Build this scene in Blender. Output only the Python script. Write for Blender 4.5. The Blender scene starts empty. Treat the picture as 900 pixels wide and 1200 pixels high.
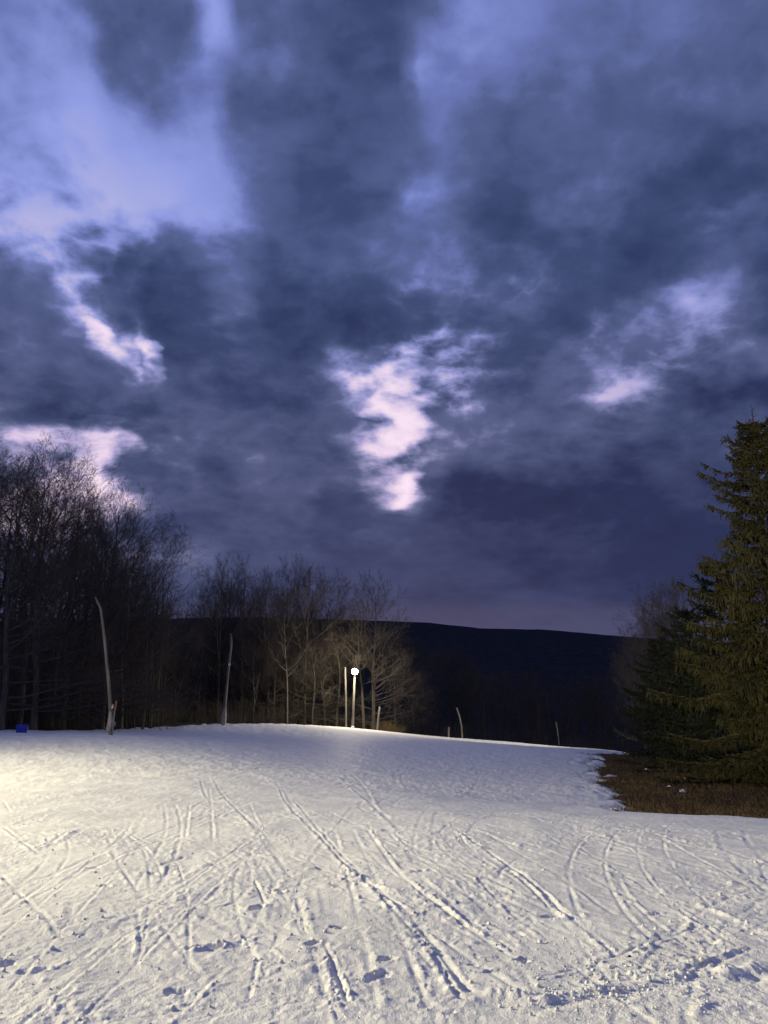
import bpy, math, random
import numpy as np
from mathutils import Vector, Matrix, Euler

R = math.radians
scene = bpy.context.scene
COL = scene.collection

# ------------------------------------------------------------------ camera
F = 889.0                       # focal length in photo pixels (photo is 900 x 1200)
EYE = Vector((0, 0, 1.6))
PITCH = math.atan(165 / F)      # eye level lies at photo row 765
cam_d = bpy.data.cameras.new('camera')
cam_d.sensor_fit = 'VERTICAL'
cam_d.angle_y = 2 * math.atan(600 / F)
cam_d.clip_start = 0.05
cam_d.clip_end = 30000
cam = bpy.data.objects.new('camera', cam_d)
COL.objects.link(cam)
cam.location = EYE
cam.rotation_euler = (math.pi / 2 + PITCH, 0, 0)
scene.camera = cam
FWD = Vector((0, math.cos(PITCH), math.sin(PITCH)))
UP = Vector((0, -math.sin(PITCH), math.cos(PITCH)))
RIGHT = Vector((1, 0, 0))

def ray(px, py):
    return RIGHT * ((px - 450) / F) + UP * ((600 - py) / F) + FWD

def at(px, py, Y):
    """the point at ground distance Y in the direction of a photo pixel"""
    d = ray(px, py)
    return EYE + d * (Y / d.y)

# ------------------------------------------------------------------ render settings
scene.render.engine = 'CYCLES'
scene.view_settings.view_transform = 'Standard'
scene.view_settings.look = 'None'
scene.view_settings.exposure = 0.0
scene.view_settings.gamma = 1.0
scene.view_settings.use_curve_mapping = False
cy = scene.cycles
cy.use_denoising = True
try:
    cy.denoiser = 'OPENIMAGEDENOISE'
    cy.denoising_prefilter = 'ACCURATE'
except Exception:
    pass
cy.max_bounces = 5
cy.diffuse_bounces = 3
cy.glossy_bounces = 2
cy.transmission_bounces = 2
cy.transparent_max_bounces = 4
cy.sample_clamp_indirect = 4.0
cy.caustics_reflective = False
cy.caustics_refractive = False

def lin(r, g=None, b=None):
    if g is None:
        r, g, b = r
    f = lambda c: ((c / 255 + 0.055) / 1.055) ** 2.4 if c > 10 else c / 255 / 12.92
    return (f(r), f(g), f(b), 1.0)

# ------------------------------------------------------------------ world: dusk sky with broken cloud
SUN_EL, SUN_AZ = R(1.5), R(2.0)
FLOOD_KEY_W, FLOOD_SIDE_W, FLOOD_BACK_W, FLOOD_FAR_W, FLOOD_CREST_W, LAMP_W = 57000, 11500, 165000, 150000, 18000, 2700

GRID = '''
.50 .50 .46 .38 .36 .52 .43 .40 .37 .36 .46 .52 .52 .50 .42 .43 .43 .38 .35
.52 .56 .53 .43 .36 .52 .43 .40 .37 .37 .48 .54 .50 .46 .38 .40 .42 .38 .34
.54 .58 .57 .48 .38 .50 .42 .39 .35 .35 .48 .47 .48 .38 .35 .38 .40 .36 .34
.50 .60 .62 .58 .50 .55 .40 .37 .32 .33 .42 .37 .36 .36 .38 .36 .36 .34 .33
.58 .60 .64 .63 .60 .57 .42 .35 .32 .36 .36 .37 .36 .36 .42 .36 .36 .34 .31
.52 .64 .66 .66 .63 .58 .42 .33 .34 .40 .36 .36 .38 .42 .44 .38 .42 .36 .31
.42 .60 .66 .60 .50 .52 .38 .32 .34 .38 .38 .40 .40 .40 .40 .36 .38 .36 .32
.38 .48 .58 .45 .34 .42 .38 .32 .32 .36 .42 .42 .40 .38 .37 .34 .40 .40 .34
.34 .38 .46 .46 .31 .31 .35 .33 .32 .38 .44 .46 .42 .39 .38 .42 .52 .40 .34
.33 .34 .35 .40 .33 .30 .32 .32 .33 .48 .48 .44 .38 .36 .44 .48 .42 .34 .32
.38 .38 .33 .36 .34 .33 .34 .32 .34 .46 .44 .36 .35 .33 .35 .34 .32 .30 .29
.50 .44 .40 .36 .36 .35 .34 .33 .34 .42 .38 .36 .34 .31 .29 .28 .27 .26 .26
.50 .50 .45 .36 .34 .34 .34 .33 .33 .35 .34 .31 .29 .28 .27 .26 .25 .25 .24
.50 .50 .50 .46 .42 .37 .33 .32 .31 .30 .29 .28 .27 .26 .26 .25 .25 .24 .24
.40 .40 .40 .40 .36 .34 .33 .32 .32 .31 .29 .29 .29 .28 .27 .26 .26 .25 .25
.36 .36 .36 .36 .35 .34 .34 .34 .34 .33 .33 .33 .33 .33 .32 .31 .30 .30 .30
'''
GRID = np.array([[float(v) for v in l.split()] for l in GRID.strip().splitlines()])

def grid_val(px, py):
    x = min(max(px / 50, 0), 17.999)
    y = min(max(py / 50, 0), 14.999)
    i, j = int(x), int(y)
    fx, fy = x - i, y - j
    fx, fy = fx * fx * (3 - 2 * fx), fy * fy * (3 - 2 * fy)
    g = GRID
    return (g[j, i] * (1 - fx) + g[j, i + 1] * fx) * (1 - fy) + (g[j + 1, i] * (1 - fx) + g[j + 1, i + 1] * fx) * fy

GAPS = [  # breaks in the cloud: photo px, py, rx, ry, angle, brightness
    (448, 505, 40, 32, 20, .95), (468, 455, 40, 46, -30, .84), (462, 572, 26, 19, 0, .98), (418, 508, 26, 20, 0, .86),
    (498, 428, 34, 28, 0, .68), (548, 468, 18, 30, 0, .66), (552, 402, 24, 20, 0, .60), (412, 450, 14, 34, 0, .62), (490, 360, 14, 22, 0, .50),
    (122, 408, 13, 50, 38, .84), (168, 420, 13, 40, 8, .64), (158, 455, 18, 11, 20, .76), (104, 328, 28, 13, 0, .74), (78, 350, 14, 34, 40, .66),
    (106, 572, 52, 22, 0, .94), (160, 578, 32, 11, 5, .84), (45, 522, 44, 17, 0, .68), (70, 600, 80, 34, 0, .80), (120, 530, 46, 14, 0, .70), (200, 645, 60, 16, 8, .60),
    (712, 468, 40, 18, 10, .60), (775, 425, 34, 26, 35, .54), (812, 376, 30, 28, 20, .54), (505, 120, 12, 60, 5, .56), (252, 25, 18, 40, 0, .60), (470, 240, 24, 26, 20, .46),
    (665, 250, 30, 40, 0, .44), (845, 245, 32, 14, 0, .47), (286, 345, 10, 34, -15, .52), (430, 285, 24, 16, 30, .46)]
CLOUDS = [  # dark cloud bodies
    (426, 480, 19, 18, 0, .30), (505, 482, 22, 20, 0, .40), (470, 545, 40, 7, 0, .55), (212, 335, 52, 46, 0, .315), (245, 430, 70, 52, -20, .295), (55, 415, 95, 52, -30, .315), (122, 352, 24, 20, 0, .37),
    (30, 345, 40, 40, 0, .34), (420, 100, 60, 110, 0, .335), (395, 205, 60, 60, 0, .31), (350, 360, 62, 80, 0, .315), (375, 490, 52, 54, 0, .31), (205, 50, 34, 58, -8, .345), (160, 60, 34, 40, 0, .40),
    (790, 290, 36, 54, 0, .325), (770, 180, 110, 60, 0, .345), (600, 180, 80, 50, 0, .35), (700, 600, 200, 66, 0, .245), (620, 500, 90, 50, 0, .335), (840, 480, 70, 60, 0, .30), (300, 620, 160, 34, 0, .325)]

def target_val(px, py):
    v = grid_val(px, py)
    for lst in (GAPS, CLOUDS):
        for (cx, cy_, rx, ry, a, b) in lst:
            ca, sa = math.cos(R(a)), math.sin(R(a))
            dx, dy = px - cx, -(py - cy_)
            p, q = (dx * ca + dy * sa) / rx, (-dx * sa + dy * ca) / ry
            r = math.sqrt(p * p + q * q)
            w = min(max((1.30 - r) / .6, 0), 1)
            w = w * w * (3 - 2 * w)
            v += (b - v) * w
    return v

def to_st(px, py):
    d = ray(px, py).normalized()
    return 2 * d.dot(RIGHT) / (1 + d.dot(FWD)), 2 * d.dot(UP) / (1 + d.dot(FWD))

def from_st(u, v):
    r2 = (u * u + v * v) / 4
    w = (1 - r2) / (1 + r2)
    x, y = u / (1 + r2), v / (1 + r2)
    return 450 + F * x / w, 600 - F * y / w

world = bpy.data.worlds.new('World')
scene.world = world
world.use_nodes = True
NT = world.node_tree
NT.nodes.clear()

def nd(tp, nt=None, **kw):
    n = (nt or NT).nodes.new(tp)
    for k, v in kw.items():
        setattr(n, k, v)
    return n

def sock(nt, s, v):
    if isinstance(v, (int, float, tuple, list)):
        s.default_value = v
    else:
        nt.links.new(v, s)

def mth(op, a, b=None, c=None, nt=None, clamp=False):
    nt = nt or NT
    n = nt.nodes.new('ShaderNodeMath')
    n.operation = op
    n.use_clamp = clamp
    for i, v in enumerate((a, b, c)):
        if v is not None:
            sock(nt, n.inputs[i], v)
    return n.outputs[0]

def vmth(op, a, b=None, nt=None):
    nt = nt or NT
    n = nt.nodes.new('ShaderNodeVectorMath')
    n.operation = op
    sock(nt, n.inputs[0], a)
    if b is not None:
        sock(nt, n.inputs[1], b)
    return n.outputs['Value'] if op in ('DOT_PRODUCT', 'LENGTH', 'DISTANCE') else n.outputs['Vector']

def smooth(v, a, b, c=0.0, d=1.0, nt=None):
    nt = nt or NT
    n = nt.nodes.new('ShaderNodeMapRange')
    n.interpolation_type = 'SMOOTHSTEP'
    sock(nt, n.inputs['Value'], v)
    for k, x in (('From Min', a), ('From Max', b), ('To Min', c), ('To Max', d)):
        n.inputs[k].default_value = x
    return n.outputs[0]

def ramp(fac, stops, interp='LINEAR', nt=None):
    nt = nt or NT
    n = nt.nodes.new('ShaderNodeValToRGB')
    cr = n.color_ramp
    cr.interpolation = interp
    while len(cr.elements) < len(stops):
        cr.elements.new(0.5)
    for i, (p, c) in enumerate(stops):
        cr.elements[i].position = p
    for i, (p, c) in enumerate(stops):
        cr.elements[i].color = c if len(c) == 4 else (c[0], c[1], c[2], 1)
    sock(nt, n.inputs[0], fac)
    return n.outputs[0]

def noise(vec, scale, detail=4, rough=0.55, nt=None, out='Fac', dist=0.0):
    nt = nt or NT
    n = nt.nodes.new('ShaderNodeTexNoise')
    sock(nt, n.inputs['Vector'], vec)
    n.inputs['Scale'].default_value = scale
    n.inputs['Detail'].default_value = detail
    n.inputs['Roughness'].default_value = rough
    n.inputs['Distortion'].default_value = dist
    return n.outputs[out]

def mixc(fac, a, b, nt=None, blend='MIX'):
    nt = nt or NT
    n = nt.nodes.new('ShaderNodeMix')
    n.data_type = 'RGBA'
    n.blend_type = blend
    sock(nt, n.inputs['Factor'], fac)
    sock(nt, n.inputs['A'], a)
    sock(nt, n.inputs['B'], b)
    return n.outputs['Result']

def build_world():
    tc = nd('ShaderNodeTexCoord')
    D = tc.outputs['Generated']
    df = mth('ADD', vmth('DOT_PRODUCT', D, tuple(FWD)), 1.02)
    su = mth('DIVIDE', mth('MULTIPLY', vmth('DOT_PRODUCT', D, tuple(RIGHT)), 2), df)
    sv = mth('DIVIDE', mth('MULTIPLY', vmth('DOT_PRODUCT', D, tuple(UP)), 2), df)
    sep = nd('ShaderNodeSeparateXYZ')
    NT.links.new(D, sep.inputs[0])
    z = sep.outputs['Z']
    # the cloud layer lies overhead like a ceiling: its texture shrinks towards the horizon
    zc = mth('ADD', mth('MAXIMUM', z, 0.0), 0.38)
    cm = nd('ShaderNodeCombineXYZ')
    NT.links.new(mth('DIVIDE', sep.outputs['X'], zc), cm.inputs[0])
    NT.links.new(mth('DIVIDE', sep.outputs['Y'], zc), cm.inputs[1])
    cm.inputs[2].default_value = 3.7
    Q = cm.outputs[0]
    lowf = smooth(z, 0.05, 0.33)          # little warp near the horizon
    w1 = noise(Q, 5.0, 5, 0.52, out='Color')
    wv = vmth('SUBTRACT', w1, (0.5, 0.5, 0.5))
    amp = mth('MULTIPLY_ADD', lowf, 0.10, 0.02)
    wsc = nd('ShaderNodeVectorMath', operation='SCALE')
    NT.links.new(wv, wsc.inputs[0])
    NT.links.new(amp, wsc.inputs['Scale'])
    base = nd('ShaderNodeCombineXYZ')
    NT.links.new(su, base.inputs[0])
    NT.links.new(sv, base.inputs[1])
    W = vmth('ADD', base.outputs[0], wsc.outputs[0])
    s2 = nd('ShaderNodeSeparateXYZ')
    NT.links.new(W, s2.inputs[0])
    u0, u1 = -0.47, 0.47
    v0, v1 = to_st(450, 755)[1], to_st(450, 5)[1]
    fu = mth('DIVIDE', mth('PINGPONG', mth('SUBTRACT', s2.outputs[0], u0), u1 - u0), u1 - u0)
    NR, NC = 34, 32
    fv = mth('MULTIPLY', mth('DIVIDE', mth('PINGPONG', mth('SUBTRACT', s2.outputs[1], v0), v1 - v0), v1 - v0), NR - 1)
    acc = None
    for j in range(NR):
        v = v0 + (v1 - v0) * j / (NR - 1)
        st = []
        for i in range(NC):
            u = u0 + (u1 - u0) * i / (NC - 1)
            g = target_val(*from_st(u, v))
            st.append((i / (NC - 1), (g, g, g, 1)))
        r = ramp(fu, st, 'LINEAR')
        w = mth('SUBTRACT', 1.0, mth('ABSOLUTE', mth('SUBTRACT', fv, float(j))), clamp=True)
        acc = mth('MULTIPLY', r, w) if acc is None else mth('MULTIPLY_ADD', r, w, acc)
    T = acc
    for (px, py, rx, ry, a, b_) in [(120, 405, 18, 60, 38, .86), (170, 420, 18, 46, 8, .76), (446, 506, 42, 28, 25, .88), (463, 572, 34, 22, 0, .92),
                                    (470, 455, 40, 48, -20, .72), (705, 470, 46, 22, 20, .66), (110, 570, 60, 22, 0, .92)]:
        c = to_st(px, py)
        mp = nd('ShaderNodeMapping', vector_type='TEXTURE')
        NT.links.new(W, mp.inputs['Vector'])
        mp.inputs['Location'].default_value = (c[0], c[1], 0)
        mp.inputs['Rotation'].default_value = (0, 0, R(a))
        mp.inputs['Scale'].default_value = (rx * 1.25 / F, ry * 1.25 / F, 1e3)
        gr = nd('ShaderNodeTexGradient', gradient_type='SPHERICAL')
        NT.links.new(mp.outputs[0], gr.inputs[0])
        T = mth('MAXIMUM', T, mth('MULTIPLY', mth('POWER', gr.outputs['Fac'], 0.7), b_))
    n2 = mth('SUBTRACT', noise(Q, 6.5, 8, 0.54, dist=0.2), 0.5)
    n3 = mth('SUBTRACT', noise(Q, 26, 5, 0.56), 0.5)
    bl = noise(vmth('ADD', Q, wsc.outputs[0]), 11, 4, 0.5)
    puff = mth('SUBTRACT', 0.13, mth('MULTIPLY', mth('ABSOLUTE', mth('SUBTRACT', bl, 0.5)), 1.6))
    lay = mth('SUBTRACT', smooth(noise(vmth('ADD', Q, (5.3, 1.7, 2.2)), 4.0, 7, 0.52), 0.41, 0.59), 0.5)     # a nearer, darker layer with ragged edges
    # light behind the cloud (pale high up, near white low down) and the cloud's own grey
    BL = smooth(z, 0.55, 0.36, 0.63, 0.97)
    BL = mth('MULTIPLY', BL, smooth(su, 0.05, 0.32, 1.0, 0.76))
    BL = mth('MAXIMUM', BL, mth('ADD', T, 0.06))
    far = mth('MULTIPLY_ADD', lowf, 0.75, 0.25)
    CL = mth('MINIMUM', T, 0.40)
    sh = mth('MULTIPLY_ADD', n2, 0.27, mth('MULTIPLY_ADD', lay, 0.10, mth('MULTIPLY_ADD', puff, 0.15, mth('MULTIPLY', n3, 0.06))))
    CL = mth('MULTIPLY_ADD', sh, far, CL)
    dens = mth('DIVIDE', mth('SUBTRACT', BL, T), mth('SUBTRACT', BL, 0.39))
    nz = mth('MULTIPLY_ADD', n2, -1.5, mth('MULTIPLY_ADD', puff, -0.9, mth('MULTIPLY', n3, -0.45)))
    nz = mth('MULTIPLY', nz, far)
    nz = mth('MULTIPLY', nz, smooth(z, 0.47, 0.60, 1.0, 0.36))
    nz = mth('MULTIPLY', nz, smooth(dens, 1.0, 1.25, 1.0, 0.35))
    al = smooth(mth('ADD', dens, nz), 0.04, 0.98)
    Lg = mth('ADD', mth('MULTIPLY', al, CL), mth('MULTIPLY', mth('SUBTRACT', 1.0, al), BL))
    hi = ramp(Lg, [(0, lin(20, 26, 52)), (.24, lin(46, 58, 98)), (.33, lin(62, 76, 117)), (.43, lin(84, 97, 144)),
                   (.52, lin(108, 121, 184)), (.64, lin(144, 157, 226)), (.78, lin(192, 190, 228)), (1, lin(250, 226, 246))])
    lo = ramp(Lg, [(0, lin(24, 25, 48)), (.24, lin(44, 51, 87)), (.33, lin(65, 73, 110)), (.43, lin(91, 97, 135)),
                   (.54, lin(130, 130, 168)), (.66, lin(168, 158, 200)), (.80, lin(216, 196, 226)), (1, lin(253, 230, 246))])
    colr = mixc(smooth(z, 0.18, 0.55), lo, hi)
    # pinkish band low over the far ridge
    band = mth('MULTIPLY', smooth(z, 0.072, 0.045), 0.45)
    colr = mixc(band, colr, lin(80, 78, 108))
    bg = nd('ShaderNodeBackground')
    NT.links.new(colr, bg.inputs['Color'])
    bg.inputs['Strength'].default_value = 1.0
    sky = nd('ShaderNodeTexSky', sky_type='NISHITA')
    sky.sun_disc = False
    sky.sun_elevation = SUN_EL
    sky.sun_rotation = SUN_AZ
    bg2 = nd('ShaderNodeBackground')
    NT.links.new(sky.outputs[0], bg2.inputs['Color'])
    bg2.inputs['Strength'].default_value = 0.0006
    ad = nd('ShaderNodeAddShader')
    NT.links.new(bg.outputs[0], ad.inputs[0])
    NT.links.new(bg2.outputs[0], ad.inputs[1])
    out = nd('ShaderNodeOutputWorld')
    NT.links.new(ad.outputs[0], out.inputs['Surface'])
build_world()

sun_d = bpy.data.lights.new('sun', 'SUN')
sun_d.energy = 0.04
sun_d.angle = R(15)
sun_d.color = (1.0, 0.86, 0.92)
sun = bpy.data.objects.new('sun', sun_d)
COL.objects.link(sun)
sun.rotation_euler = Vector((math.sin(SUN_AZ), math.cos(SUN_AZ), math.tan(R(9)))).to_track_quat('Z', 'Y').to_euler()

# ------------------------------------------------------------------ helpers
def tag(o, label=None, cat=None, group=None, kind=None):
    for k, v in (('label', label), ('category', cat), ('group', group), ('kind', kind)):
        if v:
            o[k] = v
    return o

def link(name, me, parent=None, mat=None, loc=None):
    o = bpy.data.objects.new(name, me)
    COL.objects.link(o)
    if mat is not None and me is not None and len(me.materials) == 0:
        me.materials.append(mat)
    if parent is not None:
        o.parent = parent
    if loc is not None:
        o.location = loc
    return o

def empty(name, loc, label, cat, group=None, rz=0.0):
    o = bpy.data.objects.new(name, None)
    COL.objects.link(o)
    o.location = loc
    o.rotation_euler = (0, 0, rz)
    o.empty_display_size = 0.3
    return tag(o, label, cat, group)

def mesh_np(name, verts, faces, smooth_shade=False):
    """verts (n,3), faces (m,k) all with k corners"""
    me = bpy.data.meshes.new(name)
    v = np.asarray(verts, dtype=np.float32)
    f = np.asarray(faces, dtype=np.int32)
    m, k = f.shape
    me.vertices.add(len(v))
    me.vertices.foreach_set('co', v.ravel())
    me.loops.add(m * k)
    me.loops.foreach_set('vertex_index', f.ravel())
    me.polygons.add(m)
    me.polygons.foreach_set('loop_start', np.arange(0, m * k, k, dtype=np.int32))
    me.polygons.foreach_set('loop_total', np.full(m, k, dtype=np.int32))
    if smooth_shade:
        me.polygons.foreach_set('use_smooth', np.ones(m, dtype=bool))
    me.update(calc_edges=True)
    return me

class MB:
    """collects simple solids into one mesh"""
    def __init__(s):
        s.v, s.f = [], []
    def tube(s, pts, rad, n=8, caps=True, jit=0.0, rng=None):
        pts = [Vector(p) for p in pts]
        b = len(s.v)
        for i, p in enumerate(pts):
            d = (pts[min(i + 1, len(pts) - 1)] - pts[max(i - 1, 0)]).normalized()
            a = d.orthogonal().normalized() if i == 0 else (a - d * a.dot(d)).normalized()
            c = d.cross(a)
            for k in range(n):
                t = 2 * math.pi * k / n
                r = rad[i] * (1 + (rng.uniform(-jit, jit) if jit else 0))
                s.v.append(tuple(p + (a * math.cos(t) + c * math.sin(t)) * r))
        for i in range(len(pts) - 1):
            for k in range(n):
                k2 = (k + 1) % n
                s.f.append((b + i * n + k, b + i * n + k2, b + (i + 1) * n + k2, b + (i + 1) * n + k))
        if caps:
            s.f.append(tuple(b + k for k in reversed(range(n))))
            s.f.append(tuple(b + (len(pts) - 1) * n + k for k in range(n)))
        return s
    def box(s, c, size, rot=(0, 0, 0), taper=1.0):
        m = Euler(rot).to_matrix()
        b = len(s.v)
        for z in (-1, 1):
            q = taper if z > 0 else 1.0
            for x, y in ((-1, -1), (1, -1), (1, 1), (-1, 1)):
                s.v.append(tuple(Vector(c) + m @ Vector((x * size[0] / 2 * q, y * size[1] / 2 * q, z * size[2] / 2))))
        for f in ((3, 2, 1, 0), (4, 5, 6, 7), (0, 1, 5, 4), (1, 2, 6, 5), (2, 3, 7, 6), (3, 0, 4, 7)):
            s.f.append(tuple(b + i for i in f))
        return s
    def build(s, name, mat, parent=None, loc=None, smooth_shade=False):
        me = bpy.data.meshes.new(name)
        me.from_pydata(s.v, [], s.f)
        if smooth_shade:
            me.polygons.foreach_set('use_smooth', np.ones(len(me.polygons), dtype=bool))
        me.update()
        return link(name, me, parent, mat, loc)

# numpy gradient noise -------------------------------------------------
def perlin(x, y, seed=0):
    xi = np.floor(x).astype(np.int64)
    yi = np.floor(y).astype(np.int64)
    xf, yf = x - xi, y - yi
    def grad(ix, iy):
        h = (ix * 374761393 + iy * 668265263 + seed * 974711) & 0xffffffff
        h = ((h ^ (h >> 13)) * 1274126177) & 0xffffffff
        h = (h ^ (h >> 16)) & 0xffff
        a = h * (2 * np.pi / 65536)
        return np.cos(a), np.sin(a)
    u = xf * xf * xf * (xf * (xf * 6 - 15) + 10)
    v = yf * yf * yf * (yf * (yf * 6 - 15) + 10)
    def dot(dx, dy):
        gx, gy = grad(xi + dx, yi + dy)
        return gx * (xf - dx) + gy * (yf - dy)
    a = dot(0, 0) * (1 - u) + dot(1, 0) * u
    b = dot(0, 1) * (1 - u) + dot(1, 1) * u
    return (a * (1 - v) + b * v) * 1.4

def fbm(x, y, octv=4, seed=0, gain=0.5):
    t, a = 0, 1.0
    for i in range(octv):
        t = t + a * perlin(x * 2 ** i + 17.3 * i, y * 2 ** i - 9.1 * i, seed + i)
        a *= gain
    return t

# ------------------------------------------------------------------ materials
def mat_new(name):
    m = bpy.data.materials.new(name)
    m.use_nodes = True
    nt = m.node_tree
    b = nt.nodes['Principled BSDF']
    return m, nt, b

def mat_simple(name, c1, c2, scale=6, rough=0.8, bump=0.2, bscale=30, stretch=(1, 1, 1), detail=5, spec=0.3, coord='Object'):
    m, nt, b = mat_new(name)
    tc = nt.nodes.new('ShaderNodeTexCoord')
    mp = nt.nodes.new('ShaderNodeMapping')
    mp.inputs['Scale'].default_value = stretch
    nt.links.new(tc.outputs[coord], mp.inputs['Vector'])
    n = noise(mp.outputs[0], scale, detail, 0.6, nt=nt)
    c = ramp(n, [(0.3, tuple(c1) + (1,)), (0.7, tuple(c2) + (1,))], nt=nt)
    nt.links.new(c, b.inputs['Base Color'])
    b.inputs['Roughness'].default_value = rough
    b.inputs['Specular IOR Level'].default_value = spec
    if bump:
        bn = nt.nodes.new('ShaderNodeBump')
        bn.inputs['Strength'].default_value = bump
        bn.inputs['Distance'].default_value = 0.02
        nt.links.new(noise(mp.outputs[0], bscale, 5, 0.6, nt=nt), bn.inputs['Height'])
        nt.links.new(bn.outputs[0], b.inputs['Normal'])
    return m

def mat_snow():
    m, nt, b = mat_new('snow')
    tc = nt.nodes.new('ShaderNodeTexCoord')
    P = tc.outputs['Object']
    n = noise(P, 0.9, 6, 0.6, nt=nt)
    n2 = noise(P, 22, 4, 0.6, nt=nt)
    c = ramp(n, [(0.3, (.72, .735, .76, 1)), (0.55, (.83, .84, .855, 1)), (0.8, (.88, .885, .89, 1))], nt=nt)
    c2 = ramp(n2, [(0.25, (.80, .80, .81, 1)), (0.6, (1, 1, 1, 1))], nt=nt)
    c = mixc(1.0, c, c2, nt=nt, blend='MULTIPLY')
    nt.links.new(c, b.inputs['Base Color'])
    b.inputs['Roughness'].default_value = 0.72
    b.inputs['Specular IOR Level'].default_value = 0.06
    b.inputs['Subsurface Weight'].default_value = 0.0
    b.inputs['Coat Weight'].default_value = 0.07
    b.inputs['Coat Roughness'].default_value = 0.3
    # grains: coarse melt-freeze crystals
    g1 = noise(P, 70, 3, 0.65, nt=nt)
    vor = nt.nodes.new('ShaderNodeTexVoronoi')
    vor.inputs['Scale'].default_value = 95
    nt.links.new(P, vor.inputs['Vector'])
    h = mth('MULTIPLY_ADD', vor.outputs['Distance'], -0.5, g1, nt=nt)
    bn = nt.nodes.new('ShaderNodeBump')
    bn.inputs['Strength'].default_value = 0.5
    bn.inputs['Distance'].default_value = 0.012
    nt.links.new(h, bn.inputs['Height'])
    nt.links.new(bn.outputs[0], b.inputs['Normal'])
    # crystal facets: the coat gets its own tilted normal for each grain
    v2 = nt.nodes.new('ShaderNodeTexVoronoi')
    v2.inputs['Scale'].default_value = 60
    nt.links.new(P, v2.inputs['Vector'])
    gn = nt.nodes.new('ShaderNodeNewGeometry')
    off = vmth('SUBTRACT', v2.outputs['Color'], (0.5, 0.5, 0.5), nt=nt)
    sc = nt.nodes.new('ShaderNodeVectorMath'); sc.operation = 'SCALE'
    nt.links.new(off, sc.inputs[0]); sc.inputs['Scale'].default_value = 1.1
    nrm = vmth('NORMALIZE', vmth('ADD', gn.outputs['Normal'], sc.outputs[0], nt=nt), nt=nt)
    nt.links.new(nrm, b.inputs['Coat Normal'])
    return m

M = {}
M['snow'] = mat_snow()
M['soil'] = mat_simple('dead_turf', (.026, .018, .011), (.07, .05, .028), 1.6, 0.95, 0.6, 12, detail=8, spec=.1)
M['grass'] = mat_simple('dead_grass', (.068, .046, .023), (.17, .12, .058), 0.8, 0.85, 0, detail=4, spec=.2)
M['bark'] = mat_simple('bark', (.045, .040, .035), (.115, .10, .086), 5, 0.9, 0.5, 24, (1, 1, .25))
M['bark_pale'] = mat_simple('bark_pale', (.10, .09, .078), (.30, .27, .23), 4, 0.9, 0.5, 24, (1, 1, .3))
M['twig'] = mat_simple('twig', (.050, .042, .036), (.105, .088, .074), 0.6, 0.85, 0)
M['needle'] = mat_simple('needle', (.014, .016, .006), (.072, .064, .022), 1.3, 0.7, 0, detail=6)
M['needle_dark'] = mat_simple('needle_dark', (.008, .013, .008), (.022, .028, .014), 1.2, 0.75, 0, detail=6)
M['cone_twig'] = mat_simple('spruce_bark', (.03, .022, .016), (.08, .06, .042), 3, .9, .4, 20)
M['wood'] = mat_simple('weathered_wood', (.085, .08, .072), (.22, .205, .18), 3, 0.85, 0.4, 30, (1, 1, .12))
M['wood_dark'] = mat_simple('dark_wood', (.04, .035, .03), (.11, .095, .08), 3, 0.9, 0.4, 30, (1, 1, .15))
M['metal'] = mat_simple('galvanised_metal', (.22, .22, .22), (.42, .42, .42), 5, 0.45, 0.1, 20)
M['metal'].node_tree.nodes['Principled BSDF'].inputs['Metallic'].default_value = 0.8
M['blue'] = mat_simple('blue_plastic', (.008, .022, .28), (.014, .036, .40), 4, 0.45, 0.15, 12)
M['white_plastic'] = mat_simple('white_plastic', (.55, .55, .55), (.75, .75, .74), 4, 0.5, 0.1, 10)
M['red'] = mat_simple('faded_red_paint', (.16, .07, .05), (.24, .12, .085), 4, 0.6, 0.1, 10)
M['canvas'] = mat_simple('grey_padding', (.16, .155, .15), (.36, .35, .34), 6, 0.85, 0.4, 14)
M['forest'] = mat_simple('far_forest', (.020, .025, .034), (.040, .044, .054), 0.05, 1.0, 0, detail=8, spec=0)  # bluish base colour stands in for distance haze over valley and ridge

def emis(name, col, strength):
    m, nt, b = mat_new(name)
    b.inputs['Base Color'].default_value = (.8, .8, .75, 1)
    b.inputs['Emission Color'].default_value = tuple(col) + (1,)
    b.inputs['Emission Strength'].default_value = strength
    return m
M['lens'] = emis('lamp_glass', (1.0, .90, .66), 60)

# ------------------------------------------------------------------ terrain
CTRL_PX = [  # photo pixel, ground distance
    (450, 1200, 4.64), (450, 1050, 7.9), (450, 980, 12.0), (0, 1200, 4.64), (900, 1200, 4.64), (0, 1050, 8.0), (900, 1050, 7.8),
    (100, 980, 12.3), (800, 982, 11.6),
    (900, 968, 14.5), (750, 961, 15.6), (600, 954, 18.0), (500, 941, 20.5),
    (413, 930, 23.0), (413, 921, 27.0), (413, 900, 41.0), (413, 870, 65.0), (413, 854.5, 85.0),
    (250, 910, 26.0), (250, 890, 35.0), (250, 870, 50.0), (250, 851, 71.0),
    (330, 850.5, 78.0), (0, 900, 27.5), (0, 880, 35.0), (0, 862.5, 46.0), (130, 864, 46.0), (130, 890, 31.0),
    (130, 857, 60.0), (0, 856, 60.0),
    (600, 944, 25.0), (600, 920, 34.0), (600, 895, 48.0), (600, 876, 66.0), (600, 875.3, 80.0), (600, 871.5, 95.0),
    (520, 869, 70.0), (520, 865, 92.0), (690, 883, 61.0), (730, 882.5, 80), (690, 930, 28.0),
    (850, 946, 24.0), (900, 952, 21.5), (890, 920, 32.0), (800, 905, 42.0), (720, 888, 54.0), (735, 952, 19.5),
]
ctrl = [tuple(at(*c)) for c in CTRL_PX]
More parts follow.
